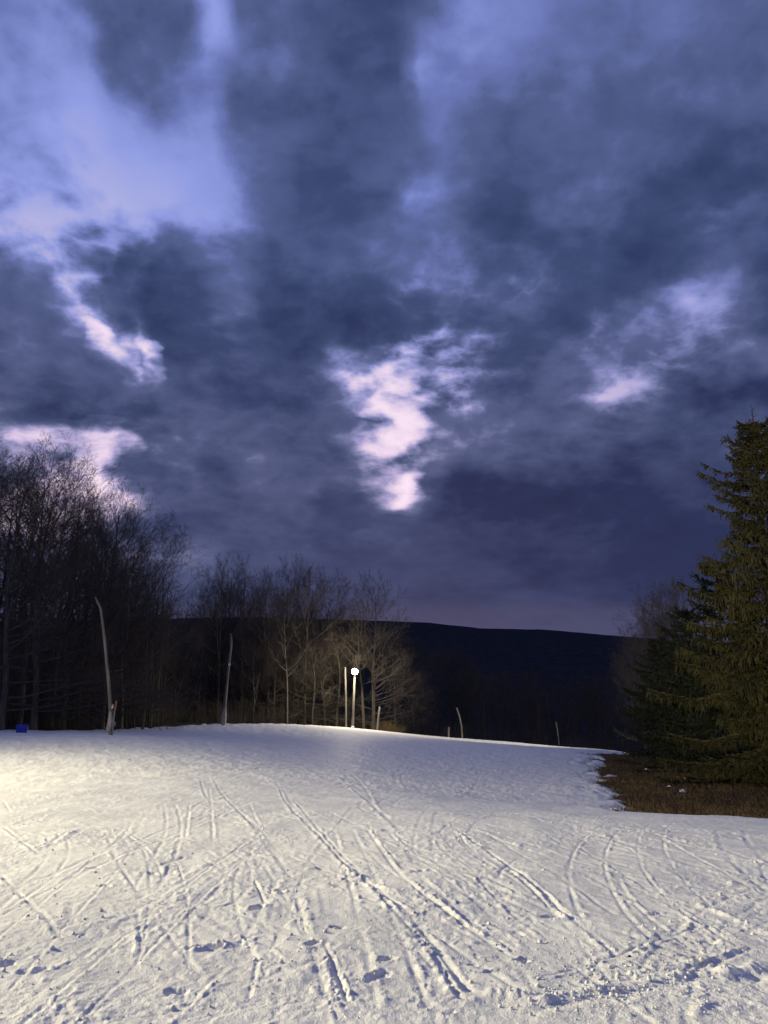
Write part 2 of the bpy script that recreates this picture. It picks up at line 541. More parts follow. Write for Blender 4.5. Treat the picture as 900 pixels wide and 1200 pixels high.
ctrl += [(0, 0, 0), (-8, 0, .05), (8, 0, -.1), (0, -15, .5), (-30, -15, .8), (30, -15, -.6), (-35, 12, -.7), (-35, 35, -1.9), (35, 15, -3.2),
         (30, 35, -5.2), (45, 60, -9.5), (-55, 60, -3.2), (-60, 110, -6.5), (0, 120, -12), (60, 120, -17), (-40, 85, -5.6), (0, 160, -19), (-70, 160, -13),
         (70, 160, -26), (20, 110, -12.5), (33, 80, -10.4)]
ctrl = np.array(ctrl)
def tps_kernel(d2):
    return 0.5 * d2 * np.log(d2 + 1e-9)
def tps_fit(P):
    n = len(P)
    d2 = (P[:, None, 0] - P[None, :, 0]) ** 2 + (P[:, None, 1] - P[None, :, 1]) ** 2
    A = np.zeros((n + 3, n + 3))
    A[:n, :n] = tps_kernel(d2) + np.eye(n) * 0.4
    A[:n, n] = 1; A[:n, n + 1:] = P[:, :2]
    A[n, :n] = 1; A[n + 1:, :n] = P[:, :2].T
    b = np.zeros(n + 3); b[:n] = P[:, 2]
    return np.linalg.solve(A, b)
TPS = tps_fit(ctrl)
RIDGE_PX = np.array([-600, 0, 300, 460, 500, 560, 600, 640, 700, 750, 820, 900, 1500])
RIDGE_PY = np.array([740, 728, 724, 728.5, 730, 736.5, 737.5, 738.5, 744, 748, 752, 756, 750])
def terrain(x, y):
    x = np.asarray(x, dtype=np.float64); y = np.asarray(y, dtype=np.float64)
    yc, xc = np.clip(y, -30, 170), np.clip(x, -90, 90)
    z = TPS[len(ctrl)] + TPS[len(ctrl) + 1] * xc + TPS[len(ctrl) + 2] * yc
    for i in range(len(ctrl)):
        z = z + TPS[i] * tps_kernel((xc - ctrl[i, 0]) ** 2 + (yc - ctrl[i, 1]) ** 2)
    # the valley and the ridge beyond
    yy = np.maximum(y, 1.0)
    pxx = 450 + F * x / yy * 0.985
    rpy = np.interp(pxx, RIDGE_PX, RIDGE_PY)
    ridge = 1.6 - 2600 * np.tan(np.arctan((rpy - 600) / F) - PITCH)
    s = np.clip((y - 150) / 500, 0, 1); s = s * s * (3 - 2 * s)
    valley = -20 - 95 * s
    t = np.clip((y - 1100) / 1500, 0, 1); t = t * t * (3 - 2 * t)
    far = valley + (ridge - valley) * t
    k = np.clip((y - 110) / 70, 0, 1); k = k * k * (3 - 2 * k)
    return z * (1 - k) + far * k
def gz(x, y):
    return float(terrain(np.array([x]), np.array([y]))[0])

def on_ground(px, py, lo=2.0, hi=110.0):
    """where the ray through a photo pixel meets the ground (nearest hit)"""
    d = ray(px, py)
    Y = np.geomspace(lo, hi, 900)
    X = EYE.x + d.x / d.y * Y
    Z = EYE.z + d.z / d.y * Y
    below = np.nonzero(Z - terrain(X, Y) < 0)[0]
    i = below[0] if len(below) else len(Y) - 1
    return X[i], Y[i]

# outline of the snow cover (ground metres)
def gp(px, py, Y):
    p = at(px, py, Y)
    return (p.x, p.y)
SNOW_POLY = np.array([gp(1150, 972, 14.2), gp(900, 968, 15.2), gp(820, 964, 16.0), gp(750, 962, 16.8), gp(742, 957, 19), gp(715, 938, 26), gp(697, 905, 42), gp(688, 886, 56),
                      gp(696, 882.6, 66), gp(738, 882.5, 82), gp(730, 880, 90), gp(640, 874, 96), gp(560, 867, 97), gp(480, 861, 92), gp(430, 856, 88), gp(413, 853, 88), gp(330, 850, 81), gp(250, 850, 73),
                      gp(180, 852, 66), gp(100, 858, 58), gp(0, 859, 57), (-60, 58), (-75, 20), (-60, -25), (60, -25), (62, 12)])
def poly_sd(x, y, P):
    """signed distance, positive inside"""
    best = np.full(x.shape, 1e9)
    inside = np.zeros(x.shape, dtype=bool)
    n = len(P)
    for i in range(n):
        ax, ay = P[i]; bx, by = P[(i + 1) % n]
        dx, dy = bx - ax, by - ay
        t = np.clip(((x - ax) * dx + (y - ay) * dy) / (dx * dx + dy * dy), 0, 1)
        best = np.minimum(best, (x - ax - t * dx) ** 2 + (y - ay - t * dy) ** 2)
        c = ((ay > y) != (by > y)) & (x < (bx - ax) * (y - ay) / (by - ay + 1e-12) + ax)
        inside ^= c
    return np.where(inside, 1, -1) * np.sqrt(best)
def thickness(x, y):
    sd = poly_sd(x, y, SNOW_POLY)
    amp = np.clip(y / 45, 0.12, 1.0)
    sd = sd + amp * (1.3 * fbm(x * .8, y * .35, 5, 5) + .6 * perlin(x * 3, y * 1.2, 8))
    return np.clip(sd * 0.16 + 0.02, -0.3, 0.13)

def fan_w(Y):
    return 0.5 * (Y + np.sqrt(Y * Y + 9)) + 0.5

def grid_faces(nr, nc):
    i = np.arange((nr - 1) * nc).reshape(nr - 1, nc)[:, :-1].ravel()
    return np.stack([i, i + 1, i + nc + 1, i + nc], 1)

def build_ground():
    Y = np.concatenate([np.linspace(-90, -30, 6), np.linspace(-28, 2, 12), np.arange(3, 30, .45), np.arange(30, 120, 1.1), np.geomspace(121, 900, 60), np.geomspace(930, 2500, 40), np.geomspace(2520, 6000, 16)])
    u = np.concatenate([-np.geomspace(3, .72, 20), np.linspace(-.7, .7, 130), np.geomspace(.72, 3, 20)])
    YY, UU = np.meshgrid(Y, u, indexing='ij')
    XX = UU * fan_w(YY)
    ZZ = terrain(XX, YY)
    th = thickness(XX.ravel(), YY.ravel()).reshape(XX.shape)
    near = YY < 130
    ZZ = ZZ - np.where(near, np.clip(th, 0, .1) * 1.6, 0)
    bump = fbm(XX * .5, YY * .5, 3, 3) * 0.05
    ZZ += np.where(near, np.where(th > .05, 0, bump), 0)
    ZZ += np.where(YY > 200, fbm(XX / 60, YY / 90, 4, 9) * 1.5, 0)
    V = np.stack([XX, YY, ZZ], -1).reshape(-1, 3)
    me = mesh_np('ground', V, grid_faces(*XX.shape), True)
    me.materials.append(M['soil'])
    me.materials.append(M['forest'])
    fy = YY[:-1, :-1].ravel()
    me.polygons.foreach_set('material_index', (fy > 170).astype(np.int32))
    return tag(link('ground', me), 'brown dead-grass ground falling to a dark wooded valley and low ridge', 'ground', kind='structure')
build_ground()

# ------------------------------------------------------------------ snow sheet with tracks
def snow_rows():
    Y, y = [], 3.6
    while y < 104:
        Y.append(y)
        y += min(max(0.94 * y * y / (F * (1.6 + .09 * y)), 0.012), 0.35)
    return np.concatenate([np.linspace(-26, 3.4, 30), np.array(Y)])
SY = snow_rows()
SU = np.concatenate([-np.geomspace(9, .58, 30), np.linspace(-.565, .565, 860), np.geomspace(.58, 9, 30)])

TRACKS = [  # photo polyline, groove width (m), depth (m), berm (m), berm side (+1 right)
    ([(245, 930), (247, 950), (249, 1000)], .05, .03, .03, -1), ([(222, 948), (217, 992)], .05, .025, .03, -1),
    ([(235, 920), (245, 945), (280, 960), (300, 985), (320, 1010), (340, 1042)], .07, .035, .03, 1),
    ([(250, 917), (262, 940), (290, 970), (322, 1003)], .07, .03, .03, 1),
    ([(325, 925), (340, 955), (370, 985), (400, 1020), (425, 1045), (450, 1068), (480, 1093), (515, 1140), (550, 1188)], .06, .035, .035, 1),
    ([(345, 947), (380, 990), (415, 1030), (452, 1078), (500, 1130), (540, 1195)], .05, .03, .028, 1),
    ([(430, 982), (450, 1015), (480, 1055), (525, 1090), (565, 1120), (604, 1147)], .05, .03, .03, -1),
    ([(537, 985), (545, 1000), (557, 1012)], .04, .03, .02, -1), ([(540, 988), (570, 1010), (615, 1045), (670, 1095), (722, 1141)], .05, .04, .035, 1),
    ([(555, 985), (620, 1010)], .06, .02, .035, -1), ([(665, 977), (710, 993), (755, 1006)], .08, .02, .04, -1),
    ([(700, 972), (760, 988), (830, 1010)], .07, .02, .035, -1), ([(760, 985), (830, 1003), (900, 1030)], .08, .02, .03, 1),
    ([(630, 1176), (690, 1155), (760, 1130), (830, 1106)], .045, .02, .022, 1), ([(815, 1162), (850, 1152), (884, 1139)], .06, .035, .035, -1),
    ([(560, 1050), (590, 1080), (640, 1120)], .04, .02, .02, 1), ([(810, 1080), (850, 1100), (892, 1122)], .09, .02, .045, -1),
    ([(700, 1150), (760, 1165), (830, 1160)], .05, .02, .02, 1), ([(298, 1048), (304, 1062), (309, 1078)], .035, .05, .02, -1),
    ([(380, 1132), (392, 1160), (407, 1200)], .035, .06, .03, -1), ([(348, 1073), (356, 1105), (366, 1140), (380, 1190)], .07, .03, .035, -1),
    ([(300, 1150), (297, 1170), (290, 1195)], .03, .025, .02, -1), ([(0, 1040), (25, 1070), (52, 1103), (70, 1125)], .05, .02, .02, 1),
    ([(5, 980), (25, 1000), (45, 1015)], .06, .02, .03, 1), ([(15, 1018), (55, 1003), (92, 990)], .05, .02, .03, 1),
    ([(130, 1015), (145, 1040), (160, 1065)], .05, .025, .025, 1), ([(190, 1030), (215, 1018)], .06, .05, .02, 1),
    ([(160, 1090), (163, 1130), (160, 1160)], .04, .02, .02, 1), ([(60, 1000), (85, 985)], .08, .03, .03, 1),
    ([(290, 855), (333, 860), (357, 873), (372, 888)], .3, .04, .04, 1), ([(383, 883), (385, 898)], .1, .04, .06, 1),
    ([(300, 905), (330, 930), (345, 960)], .1, .02, .03, 1), ([(400, 915), (430, 945), (470, 985)], .1, .03, .05, 1),
    ([(405, 905), (425, 925), (440, 960)], .1, .03, .05, -1), ([(420, 930), (470, 925)], .1, .03, .04, 1), ([(395, 930), (420, 918)], .1, .03, .05, 1),
    ([(540, 880), (560, 905), (555, 930)], .15, .03, .03, 1), ([(600, 890), (575, 915)], .15, .03, .03, 1), ([(480, 900), (470, 915), (478, 930)], .12, .03, .04, 1),
    ([(500, 1150), (560, 1147), (640, 1142)], .04, .012, .015, 1), ([(600, 1165), (520, 1172)], .04, .012, .015, 1),
    ([(620, 1150), (700, 1148)], .03, .012, .015, 1), ([(700, 1135), (790, 1128)], .03, .012, .015, 1), ([(720, 1143), (810, 1138)], .03, .012, .015, 1),
]
HOLES = [  # photo pixel, half length, half width (m), angle of the long axis (deg from x), depth
    (240, 1134, .13, .055, 25, .11), (300, 1086, .08, .05, 60, .09), (328, 1063, .06, .05, 90, .08), (108, 1034, .06, .035, 10, .06), (120, 1058, .07, .03, 0, .06),
    (365, 1032, .09, .06, 20, -.06), (383, 1056, .10, .06, -20, -.05), (408, 1047, .06, .04, -30, .06), (425, 1044, .05, .05, 0, -.05), (365, 1130, .06, .04, 30, .05),
    (362, 1137, .05, .04, 0, -.04), (440, 1172, .10, .06, 60, .045), (455, 1150, .06, .05, 20, .05), (205, 1190, .05, .06, 70, .06), (650, 1092, .09, .05, 10, .04),
    (200, 1032, .09, .03, 30, .06), (240, 1030, .12, .06, 20, -.05), (480, 1040, .07, .05, 10, -.05), (495, 1038, .05, .04, 0, .05), (610, 1150, .05, .05, 10, .05),
    (880, 1060, .10, .05, -10, -.05), (860, 1052, .08, .05, 0, -.05), (770, 1090, .08, .05, 0, .035), (832, 1128, .08, .04, 15, .04), (395, 1110, .03, .06, 80, .05),
    (0, 1158, .06, .05, 20, .06), (40, 1165, .10, .05, 15, .035), (25, 1080, .05, .03, 30, -.03), (45, 1105, .05, .03, 45, -.03), (555, 1155, .03, .03, 0, .04),
    (565, 1008, .1, .06, 10, -.04), (410, 1000, .1, .07, 20, -.04), (445, 985, .12, .08, 60, -.05), (660, 1095, .1, .06, 40, -.03)]

def build_snow():
    rng = random.Random(4)
    YY, UU = np.meshgrid(SY, SU, indexing='ij')
    XX = UU * fan_w(YY)
    ZB = terrain(XX, YY)
    th = thickness(XX.ravel(), YY.ravel()).reshape(XX.shape)
    x, y = XX, YY
    fade = np.clip(1.25 - y / 70, .25, 1)
    n_low = fbm(x * .55, y * .35, 3, 21)
    n_mid = fbm(x * 2.6, y * 1.9, 3, 31)
    n_fine = fbm(x * 9 + n_mid * .8, y * 6.5, 4, 41, .62)
    patch = np.clip(fbm(x * .8 + 3, y * .6, 3, 51) * 1.1 + .45, 0, 1)
    billow = np.abs(fbm(x * 6.5 - n_low, y * 4.6, 3, 61, .6))
    gran = fbm(x * 26, y * 20, 2, 71)
    h = n_low * .03 + n_mid * .007
    h += patch * (n_fine * .0062 - billow * .005 + .002) + (1 - patch) * n_fine * .0018
    h += gran * .0019 * (.5 + patch)
    # fine parallel combing left by edges
    comb = perlin(x * 13 + y * 7, (y * 1.2 - x * .9), 81)
    h += comb * .005 * np.clip(perlin(x * .5, y * .5, 82) + .2, 0, 1)
    h *= np.where(y > 25, fade, 1)
    k = np.clip((y - 17) / 12, 0, 1)
    h += k * (fbm(x * 2.1, y * 1.0, 4, 101, .6) * .020 + fbm(x * 1.1 + y * .5, y * .25 - x * .1, 3, 111) * .022 - np.abs(fbm(x * 3.3, y * 1.5, 3, 121)) * .02)
    lump = np.clip(.55 + n_fine * .9, 0, 2)
    def carve(P, w, dep, berm, side, soft=1.0):
        for a, b in zip(P[:-1], P[1:]):
            dx, dy = b[0] - a[0], b[1] - a[1]
            l2 = dx * dx + dy * dy + 1e-9
            l = math.sqrt(l2)
            m = w * 5
            r0, r1 = np.searchsorted(SY, min(a[1], b[1]) - m), np.searchsorted(SY, max(a[1], b[1]) + m)
            if r1 - r0 < 2:
                continue
            fw0, fw1 = fan_w(SY[r0]), fan_w(SY[min(r1, len(SY) - 1)])
            us = [(q + s * m) / f for q in (a[0], b[0]) for s in (-1, 1) for f in (fw0, fw1)]
            c0, c1 = np.searchsorted(SU, min(us)), np.searchsorted(SU, max(us))
            if c1 - c0 < 2:
                continue
            sl = np.s_[r0:r1, c0:c1]
            xs, ys = x[sl], y[sl]
            t = ((xs - a[0]) * dx + (ys - a[1]) * dy) / l2
            s = ((xs - a[0]) * dy - (ys - a[1]) * dx) / l * side
            wob = n_mid[sl] * w * .25
            s = s + wob
            e = np.clip(1 - np.maximum(np.maximum(-t, t - 1), 0) * l / (w * 1.0), 0, 1)
            lm = lump[sl]
            g = -dep * np.exp(-(s / w) ** 2 * 1.3) * (.75 + .25 * lm) + berm * np.exp(-((s - 1.9 * w) / (w * 1.0)) ** 2) * lm * (1 + .5 * n_mid[sl]) \
                + berm * .35 * np.exp(-((s + 1.6 * w) / (w * .8)) ** 2) * lm
            e = e * vary[sl]
            G = accum[sl]
            np.copyto(G, np.where(np.abs(g * e) > np.abs(G), g * e, G))
    accum = np.zeros_like(h)
    vary = np.clip(.72 + .7 * fbm(x * 1.3, y * .9, 3, 91), .2, 1.2)
    def smoothline(P, n=5):
        if len(P) < 3:
            return P
        out = []
        for i in range(len(P) - 1):
            p0, p1, p2, p3 = P[max(i - 1, 0)], P[i], P[i + 1], P[min(i + 2, len(P) - 1)]
            for k in range(n):
                t = k / n
                out.append(tuple(.5 * (2 * p1[j] + (p2[j] - p0[j]) * t + (2 * p0[j] - 5 * p1[j] + 4 * p2[j] - p3[j]) * t * t + (3 * p1[j] - p0[j] - 3 * p2[j] + p3[j]) * t ** 3) for j in (0, 1)))
        return out + [P[-1]]
    for P, w, d, b, s in TRACKS:
        far = np.interp(np.mean([q[1] for q in P]), [920, 1000, 1100], [.55, .6, .75])
        carve(smoothline([on_ground(*q) for q in P]), w * .46, d * far * .55, b * far * .7, s)
    # many fainter old tracks and skid marks
    for k in range(230):
        yy = rng.uniform(4, 14) if k < 90 else rng.uniform(10, 60)
        xx = rng.uniform(-.62, .62) * (yy + 1)
        ang = rng.gauss(1.95, .35) if rng.random() < .7 else rng.uniform(0, 3.14)
        ln = rng.uniform(.3, 1.6) * (1 + yy / 12)
        cur = rng.gauss(0, .25)
        P = [(xx, yy)]
        for j in range(5):
            ang += cur * .3
            P.append((P[-1][0] + math.cos(ang) * ln / 5, P[-1][1] + math.sin(ang) * ln / 5))
        w = rng.uniform(.018, .04) * (1 + yy / 30)
        carve(P, w, rng.uniform(.002, .007), rng.uniform(.002, .008), rng.choice((-1, 1)))
    # long shallow runs, one over another
    for k in range(150):
        yy = rng.uniform(3.6, 9) if k < 90 else rng.uniform(8, 26)
        xx = rng.uniform(-.60, .66) * (yy + 1)
        fam = rng.random()
        ang = rng.gauss(1.95, .16) if fam < .55 else rng.gauss(1.6, .15) if fam < .9 or yy < 9 else rng.gauss(.35, .25)
        ln = rng.uniform(1.5, 6) * (1 + yy / 14)
        cur = rng.gauss(0, .035)
        P = [(xx, yy)]
        for j in range(8):
            ang += cur
            P.append((P[-1][0] + math.cos(ang) * ln / 8, P[-1][1] + math.sin(ang) * ln / 8))
        if yy < 10 and xx < -.3 and rng.random() < .6:
            continue
        w = rng.uniform(.014, .030) * (1 + yy / 30)
        d_, b_, sd_ = rng.uniform(.003, .008), rng.uniform(.002, .008), rng.choice((-1, 1))
        carve(P, w, d_, b_, sd_)
        if rng.random() < .5:        # the other ski
            off = rng.uniform(.22, .4)
            carve([(q[0] + off, q[1] + .02) for q in P], w, d_, b_, sd_)
    # traffic of skis down the middle towards the lamp
    for k in range(90):
        yy = rng.uniform(24, 82)
        xx = -2.2 + (yy - 24) * -.02 + rng.gauss(0, 1.6 + yy * .03)
        ang = rng.gauss(1.7, .8)
        P = [(xx, yy)]
        for j in range(4):
            ang += rng.gauss(0, .22)
            P.append((P[-1][0] + math.cos(ang) * .9, P[-1][1] + math.sin(ang) * .9))
        carve(P, rng.uniform(.06, .10), .015, rng.uniform(.012, .03), rng.choice((-1, 1)))
    h += accum
    # the large thrown-up berm at the right
    for (A, B, w, hgt) in (((640, 1200), (800, 1171), .05, .014), ((850, 1172), (900, 1160), .06, .025), ((575, 1190), (640, 1200), .06, .03)):
        a, b = on_ground(*A), on_ground(*B)
        dx, dy = b[0] - a[0], b[1] - a[1]
        l2 = dx * dx + dy * dy
        t = ((x - a[0]) * dx + (y - a[1]) * dy) / l2
        s = ((x - a[0]) * dy - (y - a[1]) * dx) / math.sqrt(l2) + n_mid * .03
        e = np.clip(1 - np.maximum(np.maximum(-t, t - 1), 0) * 6, 0, 1) * (y > 3) * (y < 9)
        h += e * (hgt * np.exp(-(s / w) ** 2) * (.55 + .5 * lump + .3 * n_mid) - .012 * np.exp(-((s - 2 * w) / w) ** 2))
    def pit(cx, cyy, a, b, ang, dep):
        m = a * 3
        r0, r1 = np.searchsorted(SY, cyy - m), np.searchsorted(SY, cyy + m)
        if r1 <= r0:
            return
        sl = np.s_[r0:r1, :]
        xs, ys = x[sl] - cx, y[sl] - cyy
        ca, sa = math.cos(ang), math.sin(ang)
        p = (xs * ca + ys * sa) / a
        q = (-xs * sa + ys * ca) / b
        r = np.sqrt(p * p + q * q) + n_fine[sl] * .32
        core = np.clip(1.25 - r, 0, 1)
        core = core * core * (3 - 2 * core)
        rim = np.exp(-((r - 1.35) / .35) ** 2)
        if dep > 0:
            h[sl] += -dep * core + dep * .28 * rim * lump[sl]
        else:
            h[sl] += -dep * core * (.5 + .4 * lump[sl])
    for (px, py, a, b, an, d) in HOLES:
        c = on_ground(px, py)
        pit(c[0], c[1], a, b, R(an), d * .68)
    for k in range(120):
        yy = 3.8 + 16 * rng.random() ** 1.5
        xx = rng.uniform(-.56, .56) * (yy + .8)
        if perlin(np.array([xx * .8]), np.array([yy * .6]), 51)[0] < -.15:
            continue
        sz = rng.uniform(.02, .055) * (1 + yy / 25)
        pit(xx, yy, sz * rng.uniform(1, 1.8), sz, rng.uniform(0, 3.14), rng.choice((1, 1, -1)) * rng.uniform(.006, .016))
    Z = ZB + th + h * np.clip(th / .1, 0, 1)
    V = np.stack([XX, YY, Z], -1).reshape(-1, 3)
    Fc = grid_faces(*XX.shape)
    keep = (th.reshape(-1)[Fc] > -.22).all(1)
    Fc = Fc[keep]
    used = np.zeros(len(V), dtype=bool); used[Fc.ravel()] = True
    idx = np.cumsum(used) - 1
    me = mesh_np('snow_slope', V[used], idx[Fc], True)
    o = tag(link('snow_slope', me, mat=M['snow']), 'tracked groomed snow slope falling away under floodlight', 'snow', kind='structure')
    return Z
SNOW_Z = build_snow()
def snow_z(x, y):
    r = min(max(int(np.searchsorted(SY, y)), 0), len(SY) - 1)
    c = min(max(int(np.searchsorted(SU, x / float(fan_w(np.float64(y))))), 0), len(SU) - 1)
    return float(SNOW_Z[r, c])
def surf(x, y):
    """top surface: snow where it lies, else the ground"""
    t = float(thickness(np.array([x]), np.array([y]))[0])
    return snow_z(x, y) if t > 0.01 else gz(x, y)

def snow_crumbs():
    rng = random.Random(8)
    V, Fc = [], []
    octa = [(1, 0, 0), (-1, 0, 0), (0, 1, 0), (0, -1, 0), (0, 0, 1), (0, 0, -1)]
    of = [(0, 2, 4), (2, 1, 4), (1, 3, 4), (3, 0, 4), (2, 0, 5), (1, 2, 5), (3, 1, 5), (0, 3, 5)]
    spots = [on_ground(*q) for P, *_ in TRACKS for q in P if q[1] > 960]
    spots += [on_ground(h[0], h[1]) for h in HOLES] + [on_ground(px, 1200 - (px - 640) * .18) for px in range(640, 800, 6)] * 2
    for k in range(2400):
        if rng.random() < .62:
            s = rng.choice(spots)
            xx, yy = s[0] + rng.gauss(0, .16), s[1] + rng.gauss(0, .22)
        else:
            yy = 3.8 + 12 * rng.random() ** 1.4
            xx = rng.uniform(-.56, .56) * (yy + .6)
        if yy < 3.7 or yy > 20:
            continue
        r = rng.uniform(.004, .011) if rng.random() < .9 else rng.uniform(.011, .024)
        z = snow_z(xx, yy) + r * .25
        m = Euler((rng.uniform(0, 6), rng.uniform(0, 6), rng.uniform(0, 6))).to_matrix()
        b = len(V)
        for o in octa:
            p = m @ Vector((o[0] * rng.uniform(.7, 1.3), o[1] * rng.uniform(.7, 1.3), o[2] * rng.uniform(.6, 1.1))) * r
            V.append((xx + p.x, yy + p.y, z + p.z))
        Fc += [tuple(b + i for i in f) for f in of]
    me = mesh_np('snow_crumbs', V, Fc, True)
    tag(link('snow_crumbs', me, mat=M['snow']), 'loose crumbs of snow thrown up beside the ski tracks', 'snow', kind='stuff')
snow_crumbs()

# ------------------------------------------------------------------ trees
def seg_mesh(name, segs, sides):
    """segs: array (n,8) p0 p1 r0 r1 -> open prisms"""
    S = np.asarray(segs, dtype=np.float64)
    p0, p1, r0, r1 = S[:, :3], S[:, 3:6], S[:, 6], S[:, 7]
    d = p1 - p0
    d /= np.linalg.norm(d, axis=1, keepdims=True) + 1e-9
    ref = np.where(np.abs(d[:, 2:3]) > .9, np.array([[1., 0, 0]]), np.array([[0, 0, 1.]]))
    a = np.cross(d, ref); a /= np.linalg.norm(a, axis=1, keepdims=True) + 1e-9
    b = np.cross(d, a)
    n = len(S)
    V = np.zeros((n, 2, sides, 3))
    for k in range(sides):
        t = 2 * math.pi * k / sides
        o = a * math.cos(t) + b * math.sin(t)
        V[:, 0, k] = p0 + o * r0[:, None]
        V[:, 1, k] = p1 + o * r1[:, None]
    base = np.arange(n)[:, None] * 2 * sides
    Fc = []
    for k in range(sides):
        k2 = (k + 1) % sides
        Fc.append(base + np.array([[k, k2, sides + k2, sides + k]]))
    return mesh_np(name, V.reshape(-1, 3), np.concatenate(Fc, 0), True)

def grow_bare(seed, H=18.0, fork=False, low=.16, spread=1.0, dens=1.0, lean=0.0, one_side=None, limbs_n=24):
    rng = random.Random(seed)
    coarse, fine = [], []
    def chain(p, d, length, r, level, tend):
        nseg = (0, 6, 4, 3, 2)[level]
        nch = (0, int(10 * dens), int(7 * dens), 4, 0)[level]
        pts = [p.copy()]
        dirs = []
        step = length / nseg
        up = (0, .10, .08, .05, .03)[level]
        for i in range(nseg):
            d = d + Vector((rng.gauss(0, .11), rng.gauss(0, .11), rng.gauss(0, .09) + up * tend))
            d.normalize()
            dirs.append(d.copy())
            q = pts[-1] + d * step
            rr0 = r * (1 - .8 * i / nseg); rr1 = r * (1 - .8 * (i + 1) / nseg)
            (coarse if level == 1 else fine).append((*pts[-1], *q, max(rr0, .0058), max(rr1, .0050)))
            pts.append(q)
        for c in range(nch):
            t = .22 + .78 * (c + rng.random()) / nch
            f = min(t, .999) * nseg
            i = int(f)
            pp = pts[i].lerp(pts[i + 1], f - i)
            base = dirs[i]
            o = base.orthogonal().normalized()
            o.rotate(Matrix.Rotation(c * 2.4 + rng.uniform(-.5, .5), 3, base))
            ang = rng.uniform(.45, .95)
            nd_ = base * math.cos(ang) + o * math.sin(ang)
            cl = length * rng.uniform(.30, .52) * (1.12 - .55 * t)
            if level == 1:
                cl = max(cl, .5)
            chain(pp, nd_, cl, max(r * .48 * (1 - .5 * t), .0042), level + 1, tend)
    # trunk
    tr = []
    N = 16
    p = Vector((0, 0, -.45)); d = Vector((lean, 0, 1)).normalized()
    r0 = H * .0115 * rng.uniform(.85, 1.2)
    pts = [p.copy()]
    for i in range(N):
        d = (d + Vector((rng.gauss(0, .035), rng.gauss(0, .035), .05))).normalized()
        p = p + d * ((H * .93 + .45) / N)
        pts.append(p.copy())
    rad = [r0 * ((1 - i / N) ** .8 * .95 + .05) * (1.35 if i == 0 else 1) for i in range(N + 1)]
    leaders = [(pts, rad)]
    if fork:
        for s in range(rng.choice((1, 2))):
            k = rng.randint(3, 7)
            az = rng.uniform(0, 6.28)
            dd = Vector((math.cos(az) * .45, math.sin(az) * .45, 1)).normalized()
            q = pts[k].copy(); lp = [q.copy()]
            n2 = N - k
            for i in range(n2):
                dd = (dd + Vector((rng.gauss(0, .05), rng.gauss(0, .05), .07))).normalized()
                q = q + dd * (H * .93 / N) * rng.uniform(.85, 1)
                lp.append(q.copy())
            leaders.append((lp, [rad[k] * .8 * ((1 - i / n2) ** .8 * .94 + .06) for i in range(n2 + 1)]))
    for li, (lp, lr) in enumerate(leaders):
        n = len(lp) - 1
        cnt = int(limbs_n * (1 if len(leaders) == 1 else .62))
        for c in range(cnt):
            t = (low if li == 0 else .08) + (1 - (low if li == 0 else .08)) * ((c + rng.random()) / cnt) ** .9
            f = min(t, .998) * n
            i = int(f)
            pp = lp[i].lerp(lp[i + 1], f - i)
            hh = max(pp.z / H, 0)
            az = c * 2.399 + rng.uniform(-.6, .6)
            if one_side is not None and hh < .6 and rng.random() < .6:
                az = one_side + rng.gauss(0, .7)
            inc = R(78) * (1 - hh) ** .7 + R(16) + rng.gauss(0, .12)
            inc = min(inc, R(88))
            dd = Vector((math.cos(az) * math.sin(inc), math.sin(az) * math.sin(inc), math.cos(inc)))
            ln = H * spread * (.11 + .27 * math.sin(math.pi * min(max((hh * .92 + .14), 0), 1)) ** .8) * rng.uniform(.7, 1.15)
            rr = lr[i] * (1 - (f - i)) + lr[i + 1] * (f - i)
            chain(pp, dd, ln, max(min(rr * .55, H * .004), .012), 1, 1.0 if hh > .3 else .45)
    mb = MB()
    for lp, lr in leaders:
        mb.tube(lp, lr, 7, caps=False)
    tv = np.array(mb.v); tf = np.array(mb.f)
    cm = seg_mesh('limbs', coarse, 4)
    lv = np.empty(len(cm.vertices) * 3, dtype=np.float32); cm.vertices.foreach_get('co', lv)
    lf = np.empty(len(cm.polygons) * 4, dtype=np.int32); cm.loops.foreach_get('vertex_index', lf)
    bpy.data.meshes.remove(cm)
    trunk = mesh_np('trunk', np.concatenate([tv, lv.reshape(-1, 3)]), np.concatenate([tf, lf.reshape(-1, 4) + len(tv)]), True)
    crown = seg_mesh('crown', fine, 3)
    trunk.materials.append(M['bark']); crown.materials.append(M['twig'])
    return trunk, crown

BARE = [grow_bare(1, fork=True, low=.10), grow_bare(2, fork=False, low=.10, spread=.95), grow_bare(3, fork=True, low=.06, spread=1.1),
        grow_bare(5, fork=False, low=.06, spread=1.2, one_side=0.0, limbs_n=28), grow_bare(7, fork=True, low=.08, spread=1.0), grow_bare(9, fork=False, low=.35, spread=.8, limbs_n=18)]

def bare_tree(px, Y, top, var, label, group=None, rz=0, wide=1.0, name='bare_tree', ground_z=None, mid=True):
    x = at(px, (top + 850) / 2 if mid else 845, Y).x
    z0 = gz(x, Y) if ground_z is None else ground_z
    H = at(px, top, Y).z - z0
    k = H / 18.0
    e = empty(name, (x, Y, z0), label, 'tree', group, rz)
    tm, cmx = BARE[var]
    t = link('trunk', tm, e); c = link('crown', cmx, e)
    for o in (t, c):
        o.scale = (k * wide, k * wide, k)
    return e

GL = 'leafless trees at the left edge of the slope'
lab_left = 'tall leafless grey tree in the thick wood behind the bent pole'
rt = random.Random(12)
